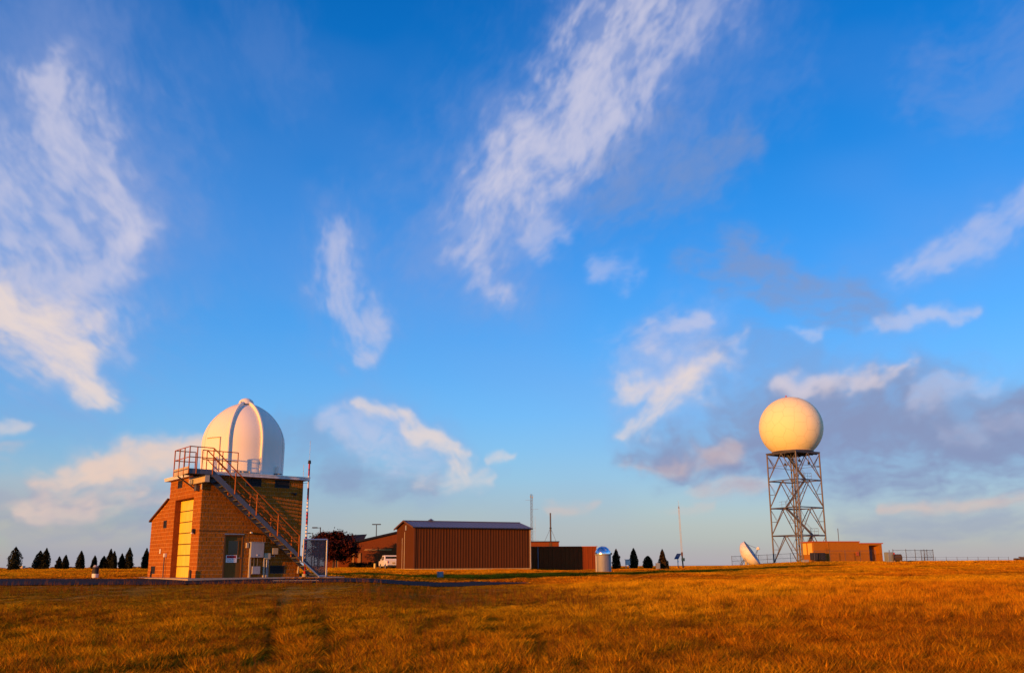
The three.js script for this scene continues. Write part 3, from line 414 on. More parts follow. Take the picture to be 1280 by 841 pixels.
{ // the white dome
  const c = V(2.95, 5.21, -2.42).applyAxisAngle(V(0, 1, 0), OBS_TURN).add(V(...OBS));
  const toCam = Math.atan2(-c.x, -c.z);   // azimuth about y of the direction to the viewpoint
  const t = thing('telescope_dome', 'white ribbed dome with broad shutter gore on the block building roof', 'dome', [c.x, c.y, c.z], 29.7 * RAD - 0.0);
  const R = 2.17, HC = 1.75, HT = 2.36, N = 8, G = 45 * RAD;
  const prof = (k) => { // k 0..1 bottom to crown
    if (k < 0.35) return [R - 0.02 * (1 - k / 0.35), k / 0.35 * HC]; const a = (k - 0.35) / 0.65 * Math.PI / 2; return [R * Math.pow(Math.max(Math.cos(a), 0), 1.22), HC + HT * Math.sin(a)]; };
  function gore(a0, a1, off, n = 10, kk = 26, kEnd = 1) { const v = [], f = []; for (let j = 0; j <= kk; j++) { const [rr, y] = prof(j / kk * kEnd); for (let i = 0; i <= n; i++) { const a = a0 + (a1 - a0) * i / n, q = Math.max(rr + off, 0.001); v.push([Math.sin(a) * q, y + off * 0.3 * (j / kk), Math.cos(a) * q]); } }
    const idx = []; for (let j = 0; j < kk; j++) for (let i = 0; i < n; i++) { const o = j * (n + 1) + i; idx.push(o, o + 1, o + n + 2, o, o + n + 2, o + n + 1); } const g = new THREE.BufferGeometry(); g.setAttribute('position', new THREE.Float32BufferAttribute(v.flat(), 3)); g.setIndex(idx); g.computeVertexNormals(); return g; }
  // angle 0 points along local +z; ribs stand at -16 + 45 k degrees from the viewpoint's bearing
  const RIB0 = toCam - t.rotation.y - 20 * RAD;
  for (let k = 0; k < N; k++) { const a0 = RIB0 + k * G, isShutter = k === 0; const p = part('gore_panel', [gore(a0, a0 + G, isShutter ? -0.05 : 0)], M.domeWhite, t);
    if (isShutter) { p.userData.label = 'broad shutter gore set back between two deep ribs'; part('shutter_sill', [gore(a0 + 0.03, a0 + G - 0.03, 0.03, 8, 2, 0.018)], M.boxTan, p); }
    if (k === 7) { const h = []; const P = (a, y, o = 0.012) => [Math.sin(a) * (R + o), y, Math.cos(a) * (R + o)]; const aL = RIB0 - 38 * RAD, aR = RIB0 - 13 * RAD; for (let i = 0; i < 6; i++) h.push(bar(P(aL + (aR - aL) * i / 6, 1.95), P(aL + (aR - aL) * (i + 1) / 6, 1.97), 0.05, 0.03)); h.push(bar(P(aR, 1.97), P(aR, 0.02), 0.05, 0.035)); part('hatch_outline', h, M.seam, p); } }
  for (let k = 0; k < N; k++) { const deep = k < 2, hw = deep ? 0.055 : 0.03, o = deep ? 0.12 : 0.025, a = RIB0 + k * G, v = [], idx = [], kk = 28; for (let j = 0; j <= kk; j++) { const [rr, y] = prof(j / kk * 0.965); const s = V(Math.cos(a), 0, -Math.sin(a)), n = V(Math.sin(a), 0, Math.cos(a)); for (const [w, d] of [[-hw, -0.07], [-hw, o * 0.8], [-hw * 0.6, o], [hw * 0.6, o], [hw, o * 0.8], [hw, -0.07]]) { const lift = d * Math.min(1, Math.max(0, (j / kk - 0.35) / 0.65)); v.push(...n.clone().multiplyScalar(rr + d * (1 - 0.6 * Math.max(0, j / kk - 0.4))).addScaledVector(s, w).add(V(0, y + lift, 0)).toArray()); } if (j) for (let i = 0; i < 5; i++) { const q = j * 6 + i; idx.push(q - 6, q - 5, q, q - 5, q + 1, q); } }
    const g = new THREE.BufferGeometry(); g.setAttribute('position', new THREE.Float32BufferAttribute(v, 3)); g.setIndex(idx); const gg = g.toNonIndexed(); gg.computeVertexNormals(); part('rib', [gg], M.domeWhite, t); }
  const sa = RIB0 + G / 2; const cap = new THREE.SphereGeometry(0.38, 20, 10, 0, Math.PI * 2, 0, Math.PI * 0.5); cap.scale(1.05, 0.8, 1.0).translate(Math.sin(sa) * 0.12, HC + HT - 0.02, Math.cos(sa) * 0.12); part('crown_cap', [cap, new THREE.CylinderGeometry(0.40, 0.46, 0.07, 20).translate(Math.sin(sa) * 0.12, HC + HT - 0.05, Math.cos(sa) * 0.12)], M.domeWhite, t);
  part('crown_pin', [new THREE.SphereGeometry(0.06, 8, 6).translate(Math.sin(sa - 0.5) * 0.55, HC + HT - 0.03, Math.cos(sa - 0.5) * 0.55)], M.steelDark, t);
  part('base_ring', [new THREE.CylinderGeometry(R + 0.02, R + 0.04, 0.07, 48, 1, true).translate(0, 0.035, 0)], M.roofEdge, t);
  const mo = RIB0 + G + 27 * RAD, mp = (o, y) => [Math.sin(mo) * (R + o), y, Math.cos(mo) * (R + o)]; const mt = part('shutter_motor', [tube(mp(0.14, 0.16), mp(0.14, 0.56), 0.075, 14)], M.domeWhite, t); part('motor_bracket', [bar(mp(-0.02, 0.14), mp(0.32, 0.14), 0.22, 0.04)], M.steel, mt);
  part('roof_tray', [bar([Math.sin(sa - 0.25) * (R + 0.25), 0.11, Math.cos(sa - 0.25) * (R + 0.25)], [Math.sin(sa + 0.12) * (R + 0.25), 0.11, Math.cos(sa + 0.12) * (R + 0.25)], 0.2, 0.1)], M.boxTan, t);
}
{ // outside staircase with its landing
  const t = thing('exterior_staircase', 'grey steel staircase with orange railings climbing the block building to the dome', 'staircase', OBS, OBS_TURN);
  const DK = 5.2, Z0 = 0.14, Z1 = 1.05, rise = 5.2, x0 = 0.06, x1 = 6.15, n = 24, yAt = (x) => DK * (x1 - x) / (x1 - x0);
  const dk = part('landing_deck', [span(-1.09, 0.06, DK - 0.05, DK, -1.1, Z1)], M.steel, t);
  part('deck_fascia', [span(-1.09, 0.06, DK - 0.24, DK - 0.05, Z1 - 0.05, Z1)], M.steel, dk); part('deck_fascia', [span(-1.09, -1.04, DK - 0.24, DK - 0.05, -1.1, Z1 - 0.05)], M.boxTan, dk); part('toe_board', [span(-1.10, -1.075, DK, DK + 0.1, -1.1, Z1)], M.boxTan, dk);
  part('deck_joist', [span(-1.04, 0.0, DK - 0.2, DK - 0.05, -0.4, -0.34), span(-1.04, 0, DK - 0.2, DK - 0.05, 0.3, 0.36)], M.steelDark, dk);
  part('support_beam', [span(-0.25, -0.03, 4.60, 4.95, -1.3, 1.0)], M.boxTan, t);
  for (const z of [-0.75]) part('brace', [bar([-0.02, 4.33, z], [-1.0, 4.96, z], 0.06, 0.06)], M.steelDark, t);
  for (const z of [Z0, Z1 - 0.03]) part('stringer', [hexa([[x0, DK - 0.30, z + 0.03], [x1 - 0.2, yAt(x1 - 0.2) - 0.26 + 0.1, z + 0.03], [x1 - 0.2, yAt(x1 - 0.2) - 0.16, z - 0.03], [x0, DK - 0.30, z - 0.03]], [[x0, DK + 0.03, z + 0.03], [x1 + 0.02, 0.03, z + 0.03], [x1 + 0.02, 0.03, z - 0.03], [x0, DK + 0.03, z - 0.03]])], z > 0.5 ? M.steel : M.steelDark, t);
  for (let k = 1; k < n; k++) { const x = x0 + (x1 - x0) * k / n; part('tread', [span(x - 0.05, x + 0.23, yAt(x) - 0.115, yAt(x) - 0.075, Z0 + 0.03, Z1 - 0.06)], M.steel, t); }
  const rail = (pts, r = 0.024) => pts.slice(1).map((q, i) => tube(pts[i], q, r));
  // landing railing: posts one by one, top and middle rails
  const R1 = DK + 1.06, R2 = DK + 0.55;
  for (const [x, z] of [[-1.09, -1.1], [-1.09, -0.38], [-1.09, 0.33], [-1.09, Z1], [-0.72, Z1], [0.08, Z1], [-0.6, -1.1], [-0.05, -1.1]]) part('post', [tube([x, DK - 0.24, z], [x, R1, z], 0.03)], M.railOrange, t);
  for (const h of [R1, R2]) { part('rail', rail([[-0.05, h, -1.1], [-1.09, h, -1.1], [-1.09, h, Z1], [0.08, h, Z1]]), M.railOrange, t); }
  // rail along the roof edge
  for (const x of [-0.1, 0.12, 0.92, 1.72]) part('post', [tube([x, 5.2, 0.02], [x, R1, 0.02], 0.026)], M.railOrange, t);
  for (const h of [R1, R2 + 0.05]) part('rail', rail([[-0.1, h, 0.02], [1.72, h, 0.02]]), M.railOrange, t);
  // stair railings on both sides
  for (const z of [Z0, Z1 - 0.02]) {
    for (const x of [1.25, 2.42, 3.6, 4.8]) part('post', [tube([x, yAt(x) - 0.12, z + 0.05], [x, yAt(x) + 0.92, z + 0.05], 0.036)], M.railOrange, t);
    for (const h of [0.95, 0.5]) part('handrail', rail([[0.08, DK + h + 0.08, z + 0.05], [4.86, yAt(4.86) + h, z + 0.05]], h > 0.6 ? 0.03 : 0.024), M.railOrange, t);
    part('foot_plate', [span(x1 - 0.32, x1 + 0.06, 0.0, 0.03, z - 0.1, z + 0.1)], M.steel, t);
  }
  // mesh security panel that shuts off the lower steps
  const g = thing('security_panel', 'grey framed wire mesh panel closing the foot of the staircase', 'gate', [OBS[0], OBS[1], OBS[2]], OBS_TURN);
  const out = [[5.03, 1.9], [6.34, 1.92], [6.36, 0.06], [5.92, 0.06], [5.01, 0.80]], Z = Z1 + 0.10;
  out.forEach((p, i) => { const q = out[(i + 1) % 5]; part('frame_tube', [tube([p[0], p[1], Z], [q[0], q[1], Z], 0.045)], M.galv, g); });
  const wires = []; const inside = (x, y) => y > 0.08 && y < 1.9 && x > 5.03 && x < 6.34 && (x > 5.92 || y > 0.80 - (x - 5.01) / 0.91 * 0.74 + 0.02);
  for (let k = -40; k < 80; k++) for (const s of [1, -1]) { let a = null, e = null; for (let j = 0; j <= 100; j++) { const x = 5.0 + j * 0.0136, y = k * 0.05 + s * (x - 5.0) * 1.0; if (inside(x, y)) { if (!a) a = [x, y, Z]; e = [x, y, Z]; } } if (a && e && e[0] - a[0] > 0.03) wires.push(tube(a, e, 0.010, 4)); }
  tag(part('wire_mesh', wires, M.steelDark, g), 'fine diagonal wire mesh', null, null, 'stuff');
  part('gate_ladder', [tube([5.72, 0.35, Z - 0.14], [5.72, 1.86, Z - 0.14], 0.025), tube([5.92, 0.2, Z - 0.14], [5.92, 1.86, Z - 0.14], 0.025), ...Array.from({ length: 9 }, (_, i) => tube([5.72, 0.45 + i * 0.16, Z - 0.14], [5.92, 0.45 + i * 0.16, Z - 0.14], 0.016))], M.boxTan, g);
  part('hinge', [span(5.0, 5.06, 1.5, 1.62, Z - 0.14, Z)], M.galv, g); part('hinge', [span(5.0, 5.06, 0.95, 1.07, Z - 0.14, Z)], M.galv, g);
  for (const x of [5.95, 6.34]) part('panel_foot', [tube([x, 0.01, Z], [x, 0.08, Z], 0.05)], M.galv, g);
}
{ // red and white striped pole behind the building's corner
  const pp = V(5.64, 0.016, 0.13).applyAxisAngle(V(0, 1, 0), OBS_TURN).add(V(...OBS)), x = pp.x, z = pp.z, y0 = pp.y, t = thing('striped_pole', 'thin red and white banded pole beside the block building', 'pole', [x, y0, z]);
  const H = 5.95; part('pole_base', [cyl(0, 0, 0.15, 0, 0.13, 16)], M.concrete, t);
  for (let k = 0; k < 9; k++) { const a = 0.1 + (H - 0.1) * k / 9, e = 0.1 + (H - 0.1) * (k + 1) / 9; part('band', [cyl(0, a, e, 0, 0.062 - 0.002 * k, 12)], k % 2 ? M.white : M.red, t); }
  part('pole_head', [cyl(0, H, H + 0.18, 0, 0.09, 12, 0.07)], M.louvre, t); part('whip', [cyl(0, H + 0.18, H + 1.25, 0, 0.008, 6)], M.galv, t); part('stay_whip', [tube([-0.3, 4.9, 0], [-0.3, 5.9, 0], 0.01, 6), tube([0, 4.9, 0], [-0.3, 4.9, 0], 0.012, 6)], M.galv, t);
}
{ // small things round the road
  const by = ground(-21.84, -46); const t = thing('roadside_marker', 'stubby black marker drum with white band beside the road', 'bollard', [-21.84, by, -46.2]);
  part('drum', [cyl(0, -0.02, 0.62, 0, 0.16, 20)], M.louvre, t); part('white_band', [cyl(0, 0.06, 0.28, 0, 0.164, 20)], M.white, t); part('cap', [cyl(-0.03, 0.62, 0.72, 0, 0.12, 16, 0.07)], M.boxGrey, t);
  const p0 = V(-0.32, 0, 0.02).applyAxisAngle(V(0, 1, 0), OBS_TURN).add(V(...OBS)); const pb = thing('pipe_bollard', 'short dark red pipe bollard at the corner of the block building', 'bollard', [p0.x, OBS[1] + 0.015, p0.z]); part('pipe', [cyl(0, 0, 0.32, 0, 0.075, 14)], M.frameBrown, pb); part('dome_cap', [new THREE.SphereGeometry(0.075, 12, 6, 0, Math.PI * 2, 0, Math.PI / 2).translate(0, 0.32, 0)], M.frameBrown, pb);
  const ux = -4.94, uz = -60, u = thing('utility_pedestal', 'small pale metal utility pedestal standing alone in the grass', 'pedestal', [ux, ground(ux, uz), uz], 0.5); part('housing', [rbox(0, 0.19, 0, 0.34, 0.46, 0.3, 0.02)], M.blueGrey, u); part('lid', [rbox(0, 0.43, 0, 0.38, 0.05, 0.34, 0.015)], M.boxGrey, u);
  const yx = -15.5, yz = -99, yb = thing('yellow_post', 'short pale yellow post with a wide foot beside the white truck', 'bollard', [yx, ground(yx, yz), yz]); part('post', [cyl(0, 0, 0.72, 0, 0.13, 14)], mat([0.62, 0.48, 0.14], 0.6), yb); part('foot', [span(-0.42, 0.12, -0.02, 0.14, -0.15, 0.15)], M.barnTrim, yb);
}

// ---------------------------------------------------------------- ribbed metal panels
function ribPanel(w, h0, h1, ribs, depth = 0.045, b0 = 0) { // in the xy plane, ribs towards +z
  const xs = []; const n = ribs, pitch = w / n; for (let k = 0; k < n; k++) { const o = k * pitch; xs.push([o, 0], [o + pitch * 0.74, 0], [o + pitch * 0.80, depth], [o + pitch * 0.92, depth]); } xs.push([w, 0]);
  const v = [], idx = []; xs.forEach(([x, z], i) => { v.push([x, b0, z], [x, h0 + (h1 - h0) * x / w, z]); if (i) idx.push([2 * i - 2, 2 * i, 2 * i + 1, 2 * i - 1]); }); return quads(v, idx);
}
{ // large ribbed metal barn
  const L = 12.75, W = 6.3, E = 4.3, RG = 5.0, base = [-9.85, 1.26, -88];
  const t = thing('metal_barn', 'long rust brown ribbed metal barn with a grey gabled roof', 'barn', base, (90 - 66) * RAD);   // local x along the front, -z into the depth
  const gable = (s) => E + (RG - E) * (1 - Math.abs(s - W / 2) / (W / 2));
  part('frame', [span(0.06, L - 0.06, -0.2, E - 0.08, -W + 0.06, -0.06)], M.darkBarn, t); // shell behind the sheets
  part('gable_fill', [hexa([[0.06, E - 0.09, -0.06], [L - 0.06, E - 0.09, -0.06], [L - 0.06, E - 0.09, -W / 2], [0.06, E - 0.09, -W / 2]], [[0.06, E - 0.08, -0.06], [L - 0.06, E - 0.08, -0.06], [L - 0.06, RG - 0.1, -W / 2], [0.06, RG - 0.1, -W / 2]]), hexa([[0.06, E - 0.09, -W / 2], [L - 0.06, E - 0.09, -W / 2], [L - 0.06, E - 0.09, -W + 0.06], [0.06, E - 0.09, -W + 0.06]], [[0.06, RG - 0.1, -W / 2], [L - 0.06, RG - 0.1, -W / 2], [L - 0.06, E - 0.08, -W + 0.06], [0.06, E - 0.08, -W + 0.06]])], M.darkBarn, t);
  const NF = 14, pw = L / NF; const front = ribPanel(pw, E - 0.16, E - 0.16, 3, 0.042); for (let k = 0; k < NF; k++) { const p = part('wall_panel', [front.clone().translate(k * pw, 0.16, 0)], M.barn, t); }
  const NG = 7, gw = W / NG; for (let k = 0; k < NG; k++) { const s0 = W - k * gw, s1 = s0 - gw; const g = ribPanel(gw, gable(s0) - 0.16, gable(s1) - 0.16, 3, 0.05).translate(0, 0.16, 0); g.rotateY(-Math.PI / 2).translate(0, 0, -s0); part('wall_panel', [g], M.barn, t); }
  { const gr = []; for (let k = 0; k < NG; k++) gr.push(ribPanel(gw, gable(k * gw) - 0.16, gable((k + 1) * gw) - 0.16, 3, 0.05).translate(0, 0.16, 0).rotateY(Math.PI / 2).translate(L, 0, -k * gw)); part('end_sheet', gr, M.barn, t); part('rear_sheet', [ribPanel(L, E, E, 28, 0.06).rotateY(Math.PI).translate(L, 0, -W)], M.barn, t); }
  part('base_trim', [span(-0.08, L + 0.08, -0.18, 0.17, -0.02, 0.1), span(-0.1, 0.02, -0.18, 0.17, -W - 0.05, -0.02)], M.barnTrim, t);
  part('corner_trim', [span(L - 0.02, L + 0.10, 0.17, E - 0.02, -0.1, 0.085)], M.boxTan, t); part('corner_trim', [span(-0.07, 0.09, 0.17, E - 0.02, -0.09, 0.075)], M.barn, t);
  const NR = 14, rw = (L + 0.5) / NR, sl = Math.hypot(W / 2 + 0.25, RG - E + 0.06), an = Math.atan2(RG - E + 0.06, W / 2 + 0.25);
  for (let k = 0; k < NR; k++) { const g = ribPanel(rw, sl, sl, 2, 0.035); const a = g.clone().rotateX(-(Math.PI / 2 - an)).translate(-0.25 + k * rw, E - 0.03, 0.25); part('roof_panel', [a], M.barnRoof, t); }
  part('roof_rear', [ribPanel(L + 0.5, sl, sl, 28, 0.035).rotateX(-(Math.PI / 2 - an)).rotateY(Math.PI).translate(L + 0.25, E - 0.03, -W - 0.25)], M.barnRoof, t);
  part('ridge_cap', [span(-0.27, L + 0.27, RG + 0.02, RG + 0.09, -W / 2 - 0.14, -W / 2 + 0.14)], M.barnRoof, t); part('eave_trim', [span(-0.26, L + 0.26, E - 0.14, E - 0.03, 0.24, 0.29)], M.shingle, t);
  for (const s of [0, 1]) part('rake_trim', [bar([-0.27, E - 0.06, s ? -W - 0.25 : 0.25], [-0.27, RG + 0.02, -W / 2], 0.06, 0.16)], M.frameBrown, t);
  part('roof_vent', [cyl(2.75, RG, RG + 0.14, -W / 2, 0.12, 14), new THREE.ConeGeometry(0.34, 0.2, 18).translate(2.75, RG + 0.22, -W / 2)], M.barnRoof, t);
  part('gable_vent', [span(-0.10, -0.05, E - 0.25, E + 0.25, -2.98, -2.66)], M.boxGrey, t);
  part('track_trim', [span(-0.09, -0.055, 0.17, E - 0.4, -3.25, -3.16), span(-0.09, -0.055, 0.17, 3.3, -4.05, -3.99)], M.boxTan, t);
}
{ // low dark shed beside the barn
  const x0 = 1.97, z0 = -99.5, y0 = 1.0, W = 6.95, H = 2.72, t = thing('low_flat_shed', 'low flat-roofed dark red metal shed to the side of the barn', 'shed', [x0 - 0.3, y0, z0], 3 * RAD);
  part('shell', [span(0.05, W + 0.85, -0.2, H - 0.04, -5.0, -0.07)], M.darkBarn, t);
  const n = 8, w = (W + 0.9) / n; for (let k = 0; k < n; k++) part('wall_panel', [ribPanel(w, H, H, 2, 0.03).translate(k * w, 0, k === 0 ? -0.04 : 0)], M.darkBarn, t);
  part('corner_post', [span(1.14, 1.20, 0, H, 0.0, 0.05)], M.blueGrey, t); part('roof_slab', [span(-0.1, W + 1.0, H, H + 0.08, -5.1, 0.14)], M.shelterRoof, t);
}
{ // block behind with the guyed pole on it
  const t = thing('brown_block_building', 'plain brown flat-roofed block standing behind the low shed', 'building', [2.2, 1.1, -116], 2 * RAD); part('wall', [span(0, 3.9, -0.2, 3.62, -4, 0)], M.brick, t); part('parapet_cap', [span(-0.08, 3.98, 3.62, 3.74, -4.08, 0.08)], M.shingle, t); part('pilaster', [span(2.55, 2.95, 0, 3.55, 0, 0.06)], M.frameBrown, t);
  const p = thing('guyed_pole', 'thick grey pole stayed by slant wires on the brown block roof', 'pole', [5.1, 4.8, -118]);
  part('shaft', [cyl(0, 0, 3.85, 0, 0.10, 12)], M.steelDark, p); part('collar', [cyl(0, 1.75, 1.9, 0, 0.15, 12)], M.louvre, p); part('stay', [tube([0, 1.85, 0], [-0.85, 0, 0.4], 0.02, 6)], M.steelDark, p); part('stay', [tube([0, 1.85, 0], [0.72, 0, 0.3], 0.02, 6)], M.steelDark, p); part('stay', [tube([0, 1.85, 0], [0.1, 0, -0.9], 0.02, 6)], M.steelDark, p);
}
{ // slim lattice masts
  const bx = 2.7, bz = -125, by = ground(bx, bz), t = thing('lattice_antenna_mast', 'slim twin-rail lattice antenna mast rising behind the barn corner', 'antenna', [bx, by, bz]);
  const H = 10.6; for (const [x, z] of [[-0.13, 0], [0.17, 0], [0.02, -0.26]]) part('rail', [tube([x, 0, z], [x, H - (x > 0.1 ? 0.1 : 0), z], 0.028, 6)], M.steel, t);
  const br = []; for (let k = 0; k < 26; k++) { const y = 0.2 + k * 0.4, s = k % 2; br.push(tube([s ? -0.13 : 0.17, y, 0], [s ? 0.17 : -0.13, y + 0.4, 0], 0.010, 5), tube([-0.13, y, 0], [0.02, y + 0.4, -0.26], 0.01, 5)); } part('lacing', br, M.steel, t);
  for (const [a, e, y] of [[-0.85, 0.2, 9.7], [-0.1, 1.0, 8.4], [-0.15, 0.55, 5.7], [-0.15, 0.5, 5.25], [-0.1, 1.0, 4.0]]) part('cross_arm', [tube([a, y, 0.05], [e, y, 0.05], 0.014, 6)], M.galv, t);
  part('side_whip', [tube([0.5, 3.9, 0.05], [0.5, 7.4, 0.05], 0.014, 6)], M.galv, t); part('head', [span(-0.2, -0.06, H - 0.5, H - 0.3, -0.05, 0.08), span(0.1, 0.24, H - 0.6, H - 0.35, -0.05, 0.08)], M.boxGrey, t);
  const mx = 23.1, mz = -120, my = ground(mx, mz), w = thing('wind_mast', 'tall thin pale tilting mast with dark foot beside the blue panel', 'mast', [mx, my, mz]);
  part('lower_mast', [bar([0.05, -0.05, 0], [-0.05, 2.3, 0], 0.16, 0.16)], M.louvre, w); part('equipment_box', [rbox(0.06, 1.32, 0.12, 0.42, 0.42, 0.26, 0.03)], M.barnTrim, w); part('upper_box', [rbox(-0.05, 2.05, 0.05, 0.22, 0.5, 0.2, 0.02)], M.frameBrown, w);
  const lt = []; for (const o of [-0.07, 0.07]) lt.push(tube([-0.05 + o, 2.2, 0], [-0.2 + o, 8.3, 0], 0.024, 6)); for (let k = 0; k < 20; k++) { const y = 2.3 + k * 0.3, x = -0.05 - (y - 2.2) * 0.0246, s = k % 2 ? 1 : -1; lt.push(tube([x - 0.07 * s, y, 0], [x + 0.07 * s - 0.007, y + 0.3, 0], 0.008, 5)); } part('lattice', lt, M.boxTan, w); part('tip', [tube([-0.2, 8.25, 0], [-0.23, 9.25, 0], 0.016, 6), span(-0.27, -0.13, 8.2, 8.5, -0.06, 0.06)], M.galv, w);
  const sx = 22.08, sz = -118, sy = ground(sx, sz), s = thing('solar_panel_post', 'small dark blue solar panel tilted on a slim post', 'solar panel', [sx, sy, sz]); part('post', [cyl(0, -0.03, 1.4, 0, 0.045, 10)], M.steelDark, s); const pn = part('panel', [new RoundedBoxGeometry(0.75, 0.95, 0.05, 2, 0.02).rotateX(-0.7).rotateY(-0.9).translate(0, 1.75, 0)], M.solar, s); part('panel_bracket', [tube([0, 1.3, 0], [0, 1.75, 0], 0.04, 8)], M.galv, s); part('charge_box', [rbox(0, 1.08, 0.07, 0.16, 0.22, 0.1, 0.01)], M.white, s);
}
{ // little silver dome on a drum
  const x = 8.6, z = -84, y = ground(x, z), t = thing('small_silver_dome', 'small round metal hut with a shiny silver dome lid', 'hut', [x, y, z]);
  part('drum', [cyl(0, -0.08, 1.62, 0, 0.73, 40)], M.zinc, t); for (const a of [-1.25, 1.25]) part('drum_seam', [bar([Math.sin(a) * 0.74, 0, Math.cos(a) * 0.74], [Math.sin(a) * 0.74, 1.6, Math.cos(a) * 0.74], 0.05, 0.05)], M.white, t); part('rim', [cyl(0, 1.60, 1.70, 0, 0.80, 40)], M.zinc, t);
  const g = new THREE.SphereGeometry(0.76, 36, 14, 0, Math.PI * 2, 0, Math.PI / 2); g.scale(1, 0.95, 1).translate(0, 1.70, 0); const d = part('dome_lid', [g], M.chrome, t); for (let k = 0; k < 8; k++) { const a = k * Math.PI / 4 + 0.2, pts = []; for (let j = 0; j < 10; j++) { const e0 = j / 10 * Math.PI / 2, e1 = (j + 1) / 10 * Math.PI / 2, q = (e) => [Math.sin(a) * Math.cos(e) * 0.765, 1.70 + Math.sin(e) * 0.728, Math.cos(a) * Math.cos(e) * 0.765]; pts.push(tube(q(e0), q(e1), 0.008, 5)); } part('lid_seam', pts, M.zinc, d); } part('lid_latch', [rbox(0.79, 1.72, 0.1, 0.12, 0.16, 0.18, 0.02)], M.frameBrown, t);
}
{ // office building behind the red tree
  const t = thing('office_building', 'low brick office with dark sloping roof and tan window bands', 'building', [-19.8, 1.3, -112], (90 - 72) * RAD);
  const H0 = 3.4, H1 = 4.95, L = 6.4; part('wall', [hexa([[0, -0.3, 0], [L, -0.3, 0], [L, -0.3, -7], [0, -0.3, -7]], [[0, H0, 0], [L, H1, 0], [L, H1, -7], [0, H0, -7]])], M.brick, t);
  part('rake_roof', [hexa([[-0.4, H0 - 0.05, 0.25], [L + 0.3, H1 + 0.06, 0.25], [L + 0.3, H1 + 0.06, -7.2], [-0.4, H0 - 0.05, -7.2]], [[-0.4, H0 + 0.16, 0.25], [L + 0.3, H1 + 0.26, 0.25], [L + 0.3, H1 + 0.26, -7.2], [-0.4, H0 + 0.16, -7.2]])], M.shingle, t);
  const wb = part('window_band', [span(0.8, 2.55, 2.36, 2.58, 0, 0.08)], M.brickTan, t); part('window_band', [span(2.7, 4.35, 2.36, 2.58, 0, 0.08)], M.brickTan, t); part('quoin', [span(0.02, 0.42, -0.3, 2.1, 0.0, 0.09)], M.brickTan, t);
  for (let k = 0; k < 11; k++) part('brick_course', [span(0.46, L - 0.02, 0.15 + k * 0.2, 0.165 + k * 0.2, 0.001, 0.012)], M.frameBrown, t);
  part('wing_wall', [span(-3.5, -0.02, -0.3, 3.0, -6, -2.2)], M.brick, t); part('wing_column', [span(-0.55, -0.28, -0.3, 2.9, -1.0, -0.75)], M.brickTan, t); part('wing_column', [span(-2.6, -2.3, -0.3, 2.9, -1.0, -0.75)], M.brickTan, t);
  part('hip_roof', [hexa([[-3.9, 2.9, -0.5], [0.4, 2.9, -0.5], [0.4, 2.9, -6.4], [-3.9, 2.9, -6.4]], [[-3.2, 4.25, -3.0], [1.6, 4.55, -3.0], [1.6, 4.55, -4.2], [-3.2, 4.25, -4.2]])], M.shingle, t);
}
function streetLamp(x, z, h, label, arm) { const y = ground(x, z), t = thing('street_lamp', label, 'lamp', [x, y, z], 0, 'parking lot lamps'); part('pole', [cyl(0, 0, h, 0, 0.09, 10, 0.06)], M.louvre, t); for (const a of arm) { const m = part('arm', [tube([0, h - 0.08, 0], [a * 0.4, h - 0.08, 0], 0.035, 6)], M.louvre, t); part('lamp_head', [rbox(a * 0.7, h - 0.06, 0, 0.65, 0.14, 0.34, 0.04)], M.louvre, m); } return t; }
streetLamp(-24.2, -110, 5.2, 'dark single-arm parking lamp, the taller one above the red tree', [-1]);
streetLamp(-29.7, -130, 5.2, 'dark single-arm parking lamp, the lower one close to the striped pole', [-1]);
streetLamp(-21.05, -135, 6.7, 'dark twin-head parking lamp rising behind the brick office roof', [-0.5, 0.5]);

// ---------------------------------------------------------------- trees and shrubs
function leafCloud(r, n, size, inside, m) { // many small leaf-sized faces through a crown's volume
  const pos = [], nor = [];
  for (let i = 0; i < n; i++) { const [p, out] = inside(r); const s = size * (0.6 + r() * 0.8), a = V(r() - 0.5, r() - 0.5, r() - 0.5).normalize(), b = V(r() - 0.5, r() - 0.5, r() - 0.5).cross(a).normalize(), q = (u, v) => p.clone().addScaledVector(a, u * s).addScaledVector(b, v * s); const A = q(-0.5, 0), B = q(0, -0.28), C = q(0.5, 0), D = q(0, 0.28); for (const w of [A, B, C, A, C, D]) { pos.push(w.x, w.y, w.z); } const nn = a.clone().cross(b); if (nn.dot(out) < 0) nn.negate(); for (let k = 0; k < 6; k++) nor.push(nn.x, nn.y, nn.z); }
  const g = new THREE.BufferGeometry(); g.setAttribute('position', new THREE.Float32BufferAttribute(pos, 3)); g.setAttribute('normal', new THREE.Float32BufferAttribute(nor, 3)); return g;
}
const cedarLeaf = mat([0.030, 0.030, 0.012], 0.95), cedarWarm = mat([0.075, 0.045, 0.014], 0.95), redLeaf = mat([0.085, 0.016, 0.010], 0.9), hedgeLeaf = mat([0.035, 0.028, 0.010], 0.95);
